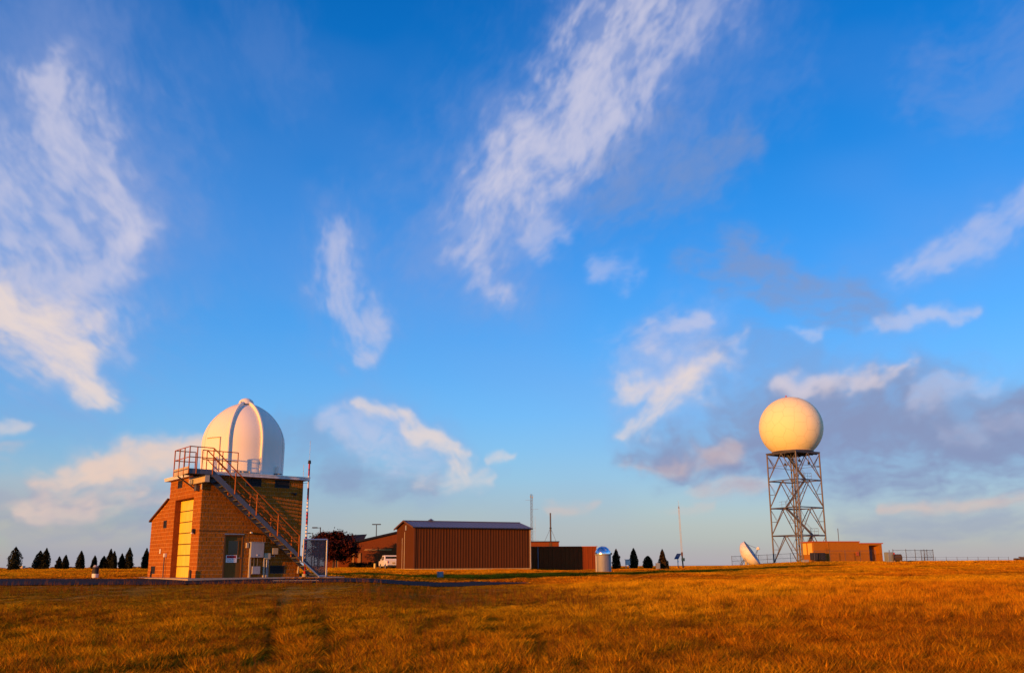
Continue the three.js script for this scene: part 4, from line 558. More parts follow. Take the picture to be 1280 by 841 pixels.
function cedar(x, z, h, w, label, group, seed, round = 0, warm = false) {
  const y = ground(x, z) - 0.04, t = thing('cedar_tree', label, 'tree', [x, y, z], 0, group), r = rng(seed), ph = r() * 9;
  const rad = (k, a) => { const base = round ? Math.pow(Math.sin(Math.PI * clamp(0.16 + k * 0.84)), 0.55) : (k < 0.3 ? 0.78 + k * 0.73 : Math.pow(Math.max(0, 1 - Math.pow((k - 0.3) / 0.7, 1.75)), 0.9)); return w / 2 * base * (0.78 + 0.56 * vnoise(a * 1.6 + ph, k * 7 + ph)); };
  part('trunk', [cyl(0, 0, h * 0.5, 0, w * 0.06, 8, w * 0.03)], M.bark, t);
  part('limbs', Array.from({ length: 7 }, (_, i) => { const a = i * 2.4, k = 0.15 + i * 0.09; return tube([0, k * h, 0], [Math.sin(a) * rad(k + 0.1, a) * 0.7, (k + 0.1) * h, Math.cos(a) * rad(k + 0.1, a) * 0.7], 0.02, 5, 0.008); }), M.bark, t);
  const core = new THREE.SphereGeometry(1, 12, 14); { const p = core.attributes.position; for (let i = 0; i < p.count; i++) { const k = (p.getY(i) + 1) / 2, a = Math.atan2(p.getX(i), p.getZ(i)), q = rad(clamp(k, 0.02, 0.97), a < 0 ? a + 6.283 : a) * 0.62 * Math.min(1, 4 * (1 - k) + 0.1), l = Math.hypot(p.getX(i), p.getZ(i)) || 1; p.setXYZ(i, p.getX(i) / l * q * Math.min(1, l * 3), h * (0.04 + k * 0.86), p.getZ(i) / l * q * Math.min(1, l * 3)); } core.computeVertexNormals(); }
  const crown = part('crown', [core], warm ? cedarWarm : cedarLeaf, t);
  const o = new THREE.Mesh(leafCloud(r, 3000, 0.15, (q) => { let k = Math.pow(q(), 1.25); const a = q() * Math.PI * 2, f = 0.55 + 0.45 * Math.sqrt(q()), tip = (q() < 0.08 ? 1.14 : 1), R = rad(k, a) * f * tip; return [V(Math.sin(a) * R, h * (0.03 + 0.97 * k) + (q() - 0.5) * 0.1, Math.cos(a) * R), V(Math.sin(a), 0.3, Math.cos(a))]; }), warm ? cedarWarm : cedarLeaf); o.name = 'foliage'; o.castShadow = o.receiveShadow = true; crown.add(o);
}
const row = 'cedars in the row left of the domed building', rrow = 'cedars beyond the silver dome';
[[15, 110, 2.95, 1.55, 'broad pointed dark cedar standing apart at the open end of the row'], [46.5, 112, 2.5, 1.5, 'broad shouldered dark cedar grown together with a narrow taller one'], [54, 111, 2.8, 0.95, 'narrow tall dark cedar leaning against a broad shouldered one'], [71, 113, 1.75, 0.75, 'thinner small cedar of a loose pair of equal height'], [79, 109, 1.9, 0.82, 'fuller small cedar of a loose pair of equal height'], [98, 106, 2.35, 0.92, 'slender dark cedar standing alone between pairs'], [115.5, 112, 1.85, 0.68, 'slender dark cedar right behind the black marker drum'], [127, 108, 1.75, 0.9, 'low stubby cedar at the foot of a tall clump'], [135, 108, 2.6, 0.85, 'tall middle cedar of a three-tree clump'], [139.6, 107, 2.3, 0.7, 'thin pointed cedar on the outer side of a three-tree clump'], [149.5, 108, 2.05, 0.72, 'thin cedar beside a taller fuller one'], [158.5, 108, 2.75, 0.98, 'tall full cedar with a thin one beside it'], [180, 110, 2.7, 0.95, 'pointed cedar next to the block building wall']].forEach(([px, D, h, w, label], i) => {
  const x = (px - 640) / 1080 * D / 1.0225; cedar(x, -D, h, w, label, row, 300 + i); });
[[769.5, 104, 2.5, 1.0, 'pointed brown green cedar just past the silver dome hut', 0], [791.5, 110, 2.7, 1.12, 'pointed cedar with a white weather box beside it', 0], [809, 112, 1.75, 1.15, 'rounded low cedar with a blue grey cabinet beside it', 1], [827.5, 110, 2.55, 0.95, 'blunt tall cedar with a small bush at its foot', 0]].forEach(([px, D, h, w, label, rd], i) => { const x = (px - 640) / 1080 * D / 1.0225; cedar(x, -D, h, w, label, rrow, 400 + i, rd, true); });
{ const r = rng(55), x = (833 - 640) / 1080 * 110 / 1.0225, t = thing('low_bush', 'small dark bush at the foot of a blunt cedar', 'bush', [x, ground(x, -110) - 0.03, -110]); part('foliage', [leafCloud(r, 900, 0.11, (q) => { const a = q() * 6.28, k = q(), R = 0.25 * Math.sqrt(q()) * (1.1 - 0.5 * k); return [V(Math.sin(a) * R, 0.05 + k * 1.1, Math.cos(a) * R), V(Math.sin(a), 0.3, Math.cos(a))]; })], cedarLeaf, t); part('stem', [cyl(0, 0, 0.7, 0, 0.03, 6)], M.bark, t); }
{ // dark red broadleaf tree
  const x = -21.3, z = -104.5, y = ground(x, z) - 0.05, r = rng(77), t = thing('red_leaf_tree', 'round dark red ornamental tree behind the wire mesh panel', 'tree', [x, y, z]);
  part('trunk', [tube([0, 0, 0], [0.05, 1.3, 0], 0.10, 8, 0.07)], M.bark, t);
  const tips = []; const limbs = []; for (let i = 0; i < 16; i++) { const a = i * 2.4, e = 0.35 + r() * 0.9, L = 1.2 + r() * 0.9, p = [0.05, 0.9 + r() * 0.5, 0], q = [Math.sin(a) * Math.cos(e) * L * 0.95, 1.3 + Math.sin(e) * L, Math.cos(a) * Math.cos(e) * L * 0.95]; limbs.push(tube(p, q, 0.04, 6, 0.015)); tips.push(q); for (let k = 0; k < 3; k++) limbs.push(tube(q, [q[0] + (r() - 0.5) * 1.1, q[1] + 0.1 + r() * 0.6, q[2] + (r() - 0.5) * 1.1], 0.013, 4, 0.005)); }
  part('limbs', limbs, M.bark, t);
  const cl = []; for (let i = 0; i < 80; i++) { const a = r() * 6.28, u = Math.sqrt(r()), k = r(); const R = 1.8 * u * Math.sqrt(1 - Math.pow(k * 2 - 1, 2) * 0.75); cl.push([Math.sin(a) * R, 1.15 + k * 2.2 - 0.25 * u, Math.cos(a) * R, 0.32 + r() * 0.3]); }
  part('crown', [leafCloud(r, 22000, 0.13, (q) => { const c = cl[Math.floor(q() * cl.length)], a = V(q() - 0.5, q() - 0.5, q() - 0.5).normalize(), s = c[3] * Math.cbrt(q()) * (q() < 0.1 ? 1.5 : 1); return [V(c[0] + a.x * s, c[1] + a.y * s * 0.85, c[2] + a.z * s), a]; })], redLeaf, t);
  t.scale.set(1.5, 1.3, 1.5);
}
[[-19.6, -108.5, 'dark clipped shrub against the brick office quoin'], [-18.4, -107.8, 'dark clipped shrub midway along the brick office wall'], [-17.1, -107.2, 'dark clipped shrub at the truck end of the brick office wall']].forEach(([x, z, label], i) => { const r = rng(500 + i), t = thing('shrub', label, 'shrub', [x, ground(x, z) - 0.05, z], 0, 'shrubs along the office wall'); part('foliage', [leafCloud(r, 2200, 0.13, (q) => { const a = q() * 6.28, k = q(), R = 0.85 * Math.sqrt(q()) * (1 - 0.4 * k * k); return [V(Math.sin(a) * R, 0.03 + k * 0.82 * (0.8 + 0.3 * vnoise(a * 2, i)), Math.cos(a) * R * 0.7), V(Math.sin(a), 0.4, Math.cos(a))]; })], hedgeLeaf, t); part('stem', [cyl(0, 0, 0.5, 0, 0.05, 6)], M.bark, t); });

// ---------------------------------------------------------------- white truck seen from behind
{
  const t = thing('white_truck', 'white pickup truck with a dark rear window parked beside the barn gable', 'truck', [-13.35, ground(-13.35, -99) , -99.2], 22 * RAD); t.scale.setScalar(0.9);   // local -z is its front
  const w = 0.92, prof = (pts, hw, bev) => { const s = new THREE.Shape(); pts.forEach(([z, y], i) => i ? s.lineTo(z, y) : s.moveTo(z, y)); const g = new THREE.ExtrudeGeometry(s, { depth: hw * 2 - bev * 2, bevelEnabled: true, bevelThickness: bev, bevelSize: bev, bevelSegments: 2, curveSegments: 4 }); return g.translate(0, 0, -hw + bev).rotateY(-Math.PI / 2).scale(-1, 1, 1); };
  // shape drawn in (length, height); length runs from the tail (0) to the nose (4.5)
  const flip = (g) => { const p = g.attributes.position; for (let i = 0; i < p.count; i++) p.setZ(i, -p.getZ(i)); const q = g.index ? g.toNonIndexed() : g; q.computeVertexNormals(); return q; };
  const side = (pts, hw, bev = 0.04) => { const s = new THREE.Shape(); pts.forEach(([l, y], i) => i ? s.lineTo(l, y) : s.moveTo(l, y)); const g = new THREE.ExtrudeGeometry(s, { depth: (hw - bev) * 2, bevelEnabled: true, bevelThickness: bev, bevelSize: bev, bevelSegments: 2 }); g.translate(0, 0, -(hw - bev)); g.rotateY(Math.PI / 2); return g; };
  part('body', [side([[0.06, 0.55], [0.55, 0.55], [0.62, 0.8], [0.85, 0.9], [1.15, 0.8], [1.25, 0.5], [3.2, 0.5], [3.28, 0.8], [3.5, 0.9], [3.8, 0.8], [3.9, 0.52], [4.45, 0.55], [4.45, 1.05], [3.35, 1.14], [0.06, 1.14]], w)], M.carWhite, t);
  const cab = part('cab', [side([[1.75, 1.12], [3.35, 1.12], [2.85, 1.76], [1.85, 1.78]], w - 0.06, 0.05)], M.carWhite, t);
  part('rear_window', [rbox(0, 1.47, -1.76, 1.4, 0.42, 0.03, 0.01)], M.glassDark, cab);
  part('bed_liner', [span(-0.78, 0.78, 1.17, 1.19, -1.6, -0.18)], M.dark, t);
  for (const s of [-1, 1]) { part('side_window', [hexa([[s * (w - 0.05), 1.22, -2.0], [s * (w - 0.05), 1.22, -2.98], [s * (w - 0.07), 1.22, -2.98], [s * (w - 0.07), 1.22, -2.0]], [[s * (w - 0.05), 1.68, -2.0], [s * (w - 0.05), 1.68, -2.7], [s * (w - 0.07), 1.68, -2.7], [s * (w - 0.07), 1.68, -2.0]])], M.glassDark, cab); part('mirror', [rbox(s * (w + 0.1), 1.25, -2.75, 0.16, 0.2, 0.1, 0.02)], M.white, cab);
    part('tail_light', [rbox(s * 0.83, 0.98, 0.0, 0.1, 0.26, 0.06, 0.01)], M.red, t); }
  part('rear_bumper', [rbox(0, 0.52, 0.06, 1.75, 0.18, 0.16, 0.03)], M.steelDark, t); part('front_bumper', [rbox(0, 0.52, -4.52, 1.78, 0.2, 0.16, 0.03)], M.steelDark, t); part('number_plate', [rbox(-0.1, 0.86, 0.012, 0.34, 0.17, 0.02, 0.005)], M.barnTrim, t); part('undercarriage', [span(-0.75, 0.75, 0.35, 0.52, -4.3, -0.15)], M.dark, t);
  for (const s of [-1, 1]) for (const l of [-0.85, -3.55]) { const wh = part('wheel', [new THREE.CylinderGeometry(0.37, 0.37, 0.24, 24).rotateZ(Math.PI / 2).translate(s * 0.8, 0.37, l)], M.tyre, t); part('rim', [new THREE.CylinderGeometry(0.2, 0.2, 0.26, 16).rotateZ(Math.PI / 2).translate(s * 0.8, 0.37, l)], M.galv, wh); }
}
{ // weather shelter box and cabinet near the cedars, far hut and masts on the left skyline
  const x = 14.05, z = -108, y = ground(x, z), t = thing('weather_box', 'white weather instrument box on legs next to a pointed cedar', 'box', [x, y, z]); part('housing', [rbox(0, 0.95, 0, 0.55, 0.6, 0.5, 0.03)], M.white, t); part('roof', [span(-0.36, 0.36, 1.25, 1.31, -0.32, 0.32)], M.galv, t); for (const [a, b] of [[-0.22, -0.2], [0.22, -0.2], [-0.22, 0.2], [0.22, 0.2]]) part('leg', [cyl(a, -0.03, 0.66, b, 0.025, 6)], M.galv, t);
  const cx = 17.9, cz = -109, c = thing('equipment_cabinet', 'blue grey metal cabinet next to a rounded cedar', 'cabinet', [cx, ground(cx, cz), cz]); part('housing', [rbox(0, 0.4, 0, 0.5, 0.86, 0.4, 0.02)], M.blueGrey, c); part('lid', [rbox(0, 0.84, 0, 0.54, 0.04, 0.44, 0.01)], M.galv, c);
  const hx = -116, hz = -208, h = thing('far_hut', 'tiny cream hut on the skyline between dark cedars', 'hut', [hx, 1.3, hz]); part('wall', [span(-0.65, 0.65, -0.3, 0.95, -0.6, 0.6)], M.boxTan, h); part('roof', [span(-0.75, 0.75, 0.95, 1.03, -0.7, 0.7)], M.roofEdge, h); part('flue', [cyl(-0.5, 1.0, 2.0, 0, 0.06, 8)], M.louvre, h);
  const mx = -121, mz = -207, m = thing('far_mast', 'faint thin mast on the skyline beside the broad cedar', 'mast', [mx, 1.25, mz]); part('shaft', [cyl(0, -0.1, 4.4, 0, 0.05, 6)], M.galv, m); part('arm', [tube([-0.4, 3.6, 0], [0.4, 3.6, 0], 0.03, 5)], M.galv, m);
}
// ---------------------------------------------------------------- the radar site
const RAD_C = [53.85, 1.85, -165];
{
  const t = thing('radar_tower', 'tall grey steel lattice tower with zigzag stairs under the white ball', 'tower', RAD_C, 33 * RAD);
  const S = 3.39, LV = [0, 5.13, 10.26, 15.39, 20.5];     // half side, levels
  const C = [[-S, S], [S, S], [S, -S], [-S, -S]];
  for (const [x, z] of C) { part('leg', [tube([x, -0.5, z], [x, 20.6, z], 0.14, 10)], M.tower, t); part('footing', [cyl(x, -0.9, 0.16, z, 0.4, 14)], M.concrete, t); }
  for (let l = 1; l < 5; l++) for (let f = 0; f < 4; f++) { const a = C[f], b = C[(f + 1) % 4]; part('girt', [bar([a[0], LV[l], a[1]], [b[0], LV[l], b[1]], 0.14, 0.18)], M.steelDark, t); }
  for (let l = 0; l < 4; l++) for (let f = 0; f < 4; f++) { const a = C[f], b = C[(f + 1) % 4], m = [(a[0] + b[0]) / 2, (a[1] + b[1]) / 2]; for (const p of [a, b]) part('brace', [tube([p[0], LV[l] + (l ? 0.15 : 0.1), p[1]], [m[0], LV[l + 1] - 0.05, m[1]], 0.085, 7)], M.tower, t); }
  for (let l = 0; l < 4; l++) for (let f = 0; f < 4; f++) { const a = C[f], b = C[(f + 1) % 4], m = [(a[0] + b[0]) / 2, (a[1] + b[1]) / 2], y = (LV[l] + LV[l + 1]) / 2; for (const p of [a, b]) { const h = [(p[0] + m[0]) / 2, (p[1] + m[1]) / 2]; part('sub_brace', [tube([p[0], LV[l + 1] - 0.15, p[1]], [h[0], y, h[1]], 0.032, 6)], M.tower, t); part('sub_strut', [tube([p[0], y, p[1]], [h[0], y, h[1]], 0.03, 6)], M.tower, t); } }
  for (let l = 1; l < 4; l++) { part('plan_brace', [tube([C[0][0], LV[l], C[0][1]], [C[2][0], LV[l], C[2][1]], 0.06, 6)], M.tower, t); part('plan_brace', [tube([C[1][0], LV[l] - 0.1, C[1][1]], [C[3][0], LV[l] - 0.1, C[3][1]], 0.06, 6)], M.tower, t); }
  for (let f = 0; f < 4; f++) { const a = C[f], b = C[(f + 1) % 4]; for (const [p, q] of [[a, b], [b, a]]) part('knee_brace', [tube([p[0], LV[4] - 0.2, p[1]], [p[0] + (q[0] - p[0]) * 0.28, LV[4] - 2.4, p[1] + (q[1] - p[1]) * 0.28], 0.045, 6)], M.steelDark, t); part('light_girt', [bar([a[0], LV[4] - 2.4, a[1]], [b[0], LV[4] - 2.4, b[1]], 0.06, 0.06)], M.tower, t); }
  const dk = part('deck', [span(-S - 0.15, S + 0.15, 20.6, 20.78, -S - 0.15, S + 0.15)], M.steelDark, t); for (let k = -3; k <= 3; k++) part('deck_beam', [span(-S, S, 20.3, 20.6, k * 0.95 - 0.06, k * 0.95 + 0.06)], M.steelDark, dk);
  part('support_ring', [cyl(0, 20.78, 21.0, 0, 3.75, 48)], M.steelDark, t);
  // stair core: riser pipe, waveguide, flights and landings, set square to the viewer's bearing
  const turn = -33 * RAD, rot = (x, z) => [x * Math.cos(turn) + z * Math.sin(turn), -x * Math.sin(turn) + z * Math.cos(turn)];
  const at = (x, y, z) => { const [a, b] = rot(x, z); return [a, y, b]; };
  part('riser_pipe', [tube(at(-0.15, 0, 0.3), at(-0.15, 20.6, 0.3), 0.16, 10)], M.tower, t); part('waveguide', [tube(at(0.15, 0, 0.4), at(0.15, 20.6, 0.4), 0.07, 8)], M.tower, t); part('cable_ladder', [...[0.45, 0.75].map((x) => tube(at(x, 0, 0.2), at(x, 20.6, 0.2), 0.035, 6)), ...Array.from({ length: 40 }, (_, i) => tube(at(0.45, 0.4 + i * 0.5, 0.2), at(0.75, 0.4 + i * 0.5, 0.2), 0.02, 5))], M.tower, t);
  const stops = [[0.1, 0.2], [2.2, 5.3], [-2.3, 10.3], [1.7, 15.6], [-1.6, 20.5]];
  for (let k = 0; k + 1 < stops.length; k++) { const [xa, ya] = stops[k], [xb, yb] = stops[k + 1];
    const fl = part('stair_flight', [-0.35, 0.35].map((z) => bar(at(xa, ya, 0.9 + z), at(xb, yb, 0.9 + z), 0.06, 0.24)), M.steel, t);
    for (let i = 1; i < 22; i++) { const u = i / 22; part('tread', [bar(at(xa + (xb - xa) * u, ya + (yb - ya) * u, 0.57), at(xa + (xb - xa) * u, ya + (yb - ya) * u, 1.23), 0.22, 0.035)], M.steelDark, fl); }
    for (const z of [-0.35, 0.35]) part('handrail', [tube(at(xa, ya + 1, 0.9 + z), at(xb, yb + 1, 0.9 + z), 0.024, 6)], M.tower, fl);
    if (k < 3) { const dir = Math.sign(xb - xa) || 1, x0 = xb - dir * 0.5, x1 = xb + dir * 1.0; const ld = part('landing', [bar(at(x0, yb - 0.05, 0.9), at(x1, yb - 0.05, 0.9), 1.5, 0.12)], M.steelDark, t); for (const x of [x0, (x0 + x1) / 2, x1]) part('landing_post', [tube(at(x, yb, 1.62), at(x, yb + 1.1, 1.62), 0.024, 6)], M.tower, ld); for (const h of [0.55, 1.1]) part('landing_rail', [tube(at(x0, yb + h, 1.62), at(x1, yb + h, 1.62), 0.022, 6), tube(at(x1, yb + h, 1.62), at(x1, yb + h, 0.2), 0.022, 6)], M.tower, ld); }
  }
  for (const [x, y, z] of [[-2.3, 18.3, 2.2], [2.4, 18.6, 1.6], [-1.2, 19.2, 2.4], [1.5, 19.4, -1]]) part('floodlight', [new RoundedBoxGeometry(0.4, 0.5, 0.3, 2, 0.05).translate(...at(x, y, z)), tube(at(x, y, z), at(x, 20.4, z), 0.04, 6)], M.steelDark, t);
}
{ // the white ball: curved panels over a slightly smaller shell
  const R = 5.95, CUT = -4.62, t = thing('radome', 'big cream white ball radome with faint panel joints on the lattice tower', 'radome', [53.85, 27.52, -165]);
  const shell = new THREE.SphereGeometry(R - 0.035, 64, 40, 0, Math.PI * 2, 0, Math.acos(CUT / R)); part('inner_shell', [shell], M.seam, t);
  const ico = new THREE.IcosahedronGeometry(1, 2), P = ico.attributes.position, key = (v) => v.toArray().map((n) => Math.round(n * 1e4)).join(), verts = new Map();
  for (let i = 0; i < P.count; i += 3) { const tri = [0, 1, 2].map((k) => V(P.getX(i + k), P.getY(i + k), P.getZ(i + k))), cen = tri[0].clone().add(tri[1]).add(tri[2]).normalize(); for (const v of tri) { const k = key(v); if (!verts.has(k)) verts.set(k, { v, c: [] }); verts.get(k).c.push(cen); } }
  const jit = rng(5); const moved = new Map(); const jc = (c) => { const k = key(c); if (!moved.has(k)) moved.set(k, c.clone().add(V(jit() - 0.5, jit() - 0.5, jit() - 0.5).multiplyScalar(0.12)).normalize()); return moved.get(k); };
  for (const { v, c } of verts.values()) { if (v.y * R < CUT - 1.4) continue; const s = V(0.3, 0.9, 0.2).cross(v).normalize(), u = v.clone().cross(s); const ring = c.slice().sort((a, b) => Math.atan2(a.dot(u), a.dot(s)) - Math.atan2(b.dot(u), b.dot(s))).map(jc);
    const mid = ring.reduce((m, q) => m.add(q), V(0, 0, 0)).normalize(), pos = [], nor = [], N = 4; const put = (q) => { const d = q.clone().normalize(); let p = d.clone().multiplyScalar(R), n = d; if (p.y < CUT) { const k = Math.sqrt(R * R - CUT * CUT) / Math.hypot(p.x, p.z); p.set(p.x * k, CUT, p.z * k); } pos.push(p.x, p.y, p.z); nor.push(n.x, n.y, n.z); };
    ring.forEach((a, i) => { const b = ring[(i + 1) % ring.length], A = mid.clone().lerp(a, 0.992), B = mid.clone().lerp(b, 0.992), g = (i1, j1) => mid.clone().multiplyScalar(1 - (i1 + j1) / N).addScaledVector(A, i1 / N).addScaledVector(B, j1 / N); for (let p = 0; p < N; p++) for (let q = 0; q < N - p; q++) { put(g(p, q)); put(g(p + 1, q)); put(g(p, q + 1)); if (p + q < N - 1) { put(g(p + 1, q)); put(g(p + 1, q + 1)); put(g(p, q + 1)); } } });
    const g = new THREE.BufferGeometry(); g.setAttribute('position', new THREE.Float32BufferAttribute(pos, 3)); g.setAttribute('normal', new THREE.Float32BufferAttribute(nor, 3)); part('panel', [g], M.radome, t); }
  part('base_flange', [cyl(0, CUT - 0.1, CUT + 0.12, 0, 3.85, 48)], M.seam, t); part('lightning_rod', [cyl(-0.5, R - 0.05, R + 0.5, 0, 0.04, 6)], M.galv, t); part('beacon', [cyl(-0.5, R + 0.05, R + 0.32, 0, 0.12, 10)], M.red, t);
}
{ // equipment shelter
  const t = thing('equipment_shelter', 'long orange block equipment shelter at the foot of the radar tower', 'shelter', [53.6, 1.9, -156.5], 10 * RAD);
  const L = 13.2; part('wall', [span(0, 8.9, -0.4, 3.65, -4.5, 0)], M.shelter, t); part('wall', [span(8.92, 10.7, -0.4, 3.35, -4.5, 0.05), span(10.7, 13.0, -0.4, 3.35, -4.5, -1.4), span(12.75, 13.25, -0.4, 3.35, -1.4, 0.05), span(10.7, 12.75, 3.1, 3.35, -1.4, 0.05)], M.shelter, t);
  part('roof_edge', [span(-0.12, 9.0, 3.65, 3.82, -4.6, 0.12)], M.shelterRoof, t); part('roof_edge', [span(9.0, 13.5, 3.35, 3.52, -4.6, 0.16)], M.shelterRoof, t);
  part('alcove_door', [span(10.8, 12.1, 0.05, 2.9, -1.4, -1.34)], M.steelDark, t); part('side_awning', [hexa([[13.25, 3.2, -1.6], [14.0, 2.55, -1.6], [14.0, 2.55, -3.2], [13.25, 3.2, -3.2]], [[13.25, 3.3, -1.6], [14.05, 2.62, -1.6], [14.05, 2.62, -3.2], [13.25, 3.3, -3.2]])], M.shelterRoof, t);
  for (const z of [-1.3, -3.3]) part('end_panel', [span(-0.08, -0.01, 1.5, 3.5, z - 0.75, z + 0.75)], mat([0.72, 0.46, 0.07], 0.6), t);
  for (let k = 0; k < 17; k++) part('block_course', [span(0.02, 8.88, 0.2 + k * 0.2, 0.212 + k * 0.2, 0.001, 0.014)], M.frameBrown, t);
  part('pilaster', [span(2.55, 2.85, -0.3, 3.6, 0.0, 0.1)], M.shelter, t); part('wall_cabinet', [rbox(8.3, 1.6, 0.15, 0.5, 0.7, 0.25, 0.02)], M.shelterRoof, t); part('roof_antenna', [cyl(6.4, 3.8, 6.2, -2.5, 0.06, 8)], M.steelDark, t);
  for (const [x, c] of [[-0.5, M.louvre], [0.9, M.louvre]]) part('cooling_unit', [rbox(x, 1.15, 0.75, 1.1, 1.3, 0.9, 0.05), tube([x - 0.4, -0.3, 0.75], [x - 0.4, 0.6, 0.75], 0.05, 6), tube([x + 0.4, -0.3, 0.75], [x + 0.4, 0.6, 0.75], 0.05, 6)], c, t);
  const tk = thing('fuel_tank', 'brown fuel tank with red cap behind the tall fence', 'tank', [68.4, 1.92, -157]); part('vessel', [new THREE.CylinderGeometry(0.62, 0.62, 1.5, 20).rotateZ(Math.PI / 2).translate(0, 0.85, 0)], M.wood, tk); part('vent_cap', [cyl(-0.4, 1.42, 1.75, 0, 0.12, 8)], M.red, tk); part('saddle', [span(-0.6, -0.4, -0.2, 0.5, -0.4, 0.4)], M.concrete, tk); part('saddle', [span(0.4, 0.6, -0.2, 0.5, -0.4, 0.4)], M.concrete, tk);
  const gb = thing('generator_box', 'pale blue generator housing at the end of the orange shelter', 'generator', [67.2, 1.95, -157.5], 10 * RAD); part('housing', [rbox(0, 0.85, 0, 0.95, 1.9, 1.3, 0.05)], M.blueGrey, gb); part('exhaust', [cyl(0.2, 1.8, 2.2, 0, 0.06, 8)], M.steelDark, gb);
  const ub = thing('ground_cabinet', 'small grey cabinet in the grass before the tower leg', 'cabinet', [51.6, 1.75, -155.5], 0.2); part('housing', [rbox(0, 0.28, 0, 0.95, 0.8, 0.7, 0.03)], M.boxGrey, ub); part('lid', [rbox(0, 0.7, 0, 1.02, 0.06, 0.76, 0.02)], M.galv, ub);
}
{ // dish antenna, opening towards the right and up
  const t = thing('dish_antenna', 'deep white dish antenna tilted skyward next to the wire fence', 'dish antenna', [42.3, ground(42.6, -160) , -160]);
  const ax = V(0.78, 0.54, 0.33).normalize(), q = new THREE.Quaternion().setFromUnitVectors(V(0, 1, 0), ax), c = V(0.55, 2.05, 0), place = (g) => g.applyQuaternion(q).translate(c.x, c.y, c.z);
  const R = 2.35; part('bowl', [place(new THREE.LatheGeometry([[0, -1.15], [0.8, -1.05], [1.5, -0.75], [2.1, -0.35], [R, 0], [R, 0.75], [R + 0.06, 0.77], [R + 0.06, -0.02], [2.05, -0.43], [1.55, -0.84], [0.8, -1.14], [0, -1.24]].map(([x, y]) => new THREE.Vector2(x, y)), 48))], M.whiteRough, t);
  part('feed_horn', [place(new THREE.CylinderGeometry(0.3, 0.22, 0.5, 16).translate(0, 2.05, 0))], M.white, t); for (let k = 0; k < 3; k++) { const a = k * 2.094 + 0.4, p = V(Math.sin(a) * R, 0.5, Math.cos(a) * R).applyQuaternion(q).add(c), e = V(0, 2.0, 0).applyQuaternion(q).add(c); part('feed_strut', [tube(p.toArray(), e.toArray(), 0.035, 6)], M.steelDark, t); }
  part('pedestal', [tube([0.0, -0.3, 0], [0.0, 1.4, 0], 0.3, 14, 0.22)], M.boxTan, t); for (const [x, z] of [[-1.3, 0.9], [-1.3, -0.9], [0.6, 1.0]]) part('support_leg', [tube([x, -0.25, z], [-0.15, 1.5, z * 0.3], 0.06, 7)], M.steelDark, t); part('rear_yoke', [tube([-0.05, 1.3, 0], [-0.35, 1.6, -0.3], 0.16, 8)], M.steelDark, t);
}
// wire fences of the site: posts one by one, rails, and the mesh
function wireFence(name, label, pts, h, spacing, rails, meshed = true, postR = 0.04, group) {
  const [x0, z0] = pts[0], t = thing(name, label, 'fence', [x0, ground(x0, z0), z0], 0, group), wires = [];
  for (let i = 0; i + 1 < pts.length; i++) { const [ax, az] = pts[i], [bx, bz] = pts[i + 1], L = Math.hypot(bx - ax, bz - az), n = Math.max(1, Math.round(L / spacing)); let prev = null;
    for (let k = i ? 1 : 0; k <= n || (k === 0); k++) { const u = k / n, x = ax + (bx - ax) * u, z = az + (bz - az) * u, y = ground(x, z) - t.position.y, P = [x - x0, y, z - z0]; part('post', [cyl(P[0], P[1] - 0.25, P[1] + h * 1.04, P[2], postR, 8)], M.steelDark, t); }
    for (let k = 0; k < n; k++) { const q = (u) => { const x = ax + (bx - ax) * u, z = az + (bz - az) * u; return [x - x0, ground(x, z) - t.position.y, z - z0]; }, A = q(k / n), B = q((k + 1) / n); for (const f of rails) part('rail', [tube([A[0], A[1] + h * f, A[2]], [B[0], B[1] + h * f, B[2]], meshed ? 0.028 : 0.012, 6)], M.steelDark, t);
      if (meshed) for (let j = -6; j < 10; j++) for (const s of [1, -1]) { const w = L / n, st = h / 6; let y0 = j * st, y1 = y0 + s * w, u0 = 0, u1 = 1; const cl = (y) => (y - y0) / (s * w); if (s > 0) { if (y0 < 0.05) u0 = cl(0.05); if (y1 > h) u1 = cl(h); } else { if (y0 > h) u0 = cl(h); if (y1 < 0.05) u1 = cl(0.05); } if (u1 - u0 < 0.03 || u0 > 1 || u1 < 0) continue; const g = (u) => [A[0] + (B[0] - A[0]) * u, A[1] + (B[1] - A[1]) * u + y0 + s * w * u, A[2] + (B[2] - A[2]) * u]; wires.push(tube(g(u0), g(u1), 0.007, 3)); } } }
  if (wires.length) tag(part('wire_mesh', wires, M.steel, t), 'fine diagonal fence wire', null, null, 'stuff'); return t;
}
wireFence('site_fence', 'dark wire mesh fence around the dish and tower foot', [[40.5, -163], [51.0, -171], [60, -172]], 1.95, 2.6, [0.99, 0.55], true);
wireFence('site_fence', 'low wire mesh fence in front of the orange shelter wall', [[52.6, -153.6], [64.0, -155.4]], 2.1, 2.85, [0.99], true);
wireFence('site_fence', 'tall wire mesh fence corner beyond the shelter with open sky behind', [[67.4, -156], [69.6, -155.8], [76.4, -160], [77.0, -166]], 2.25, 2.5, [0.96, 0.42], true, 0.055);
wireFence('field_fence', 'thin post and wire field fence along the right skyline', [[77.5, -166], [99.0, -176]], 0.95, 2.9, [0.95, 0.5], false, 0.035);
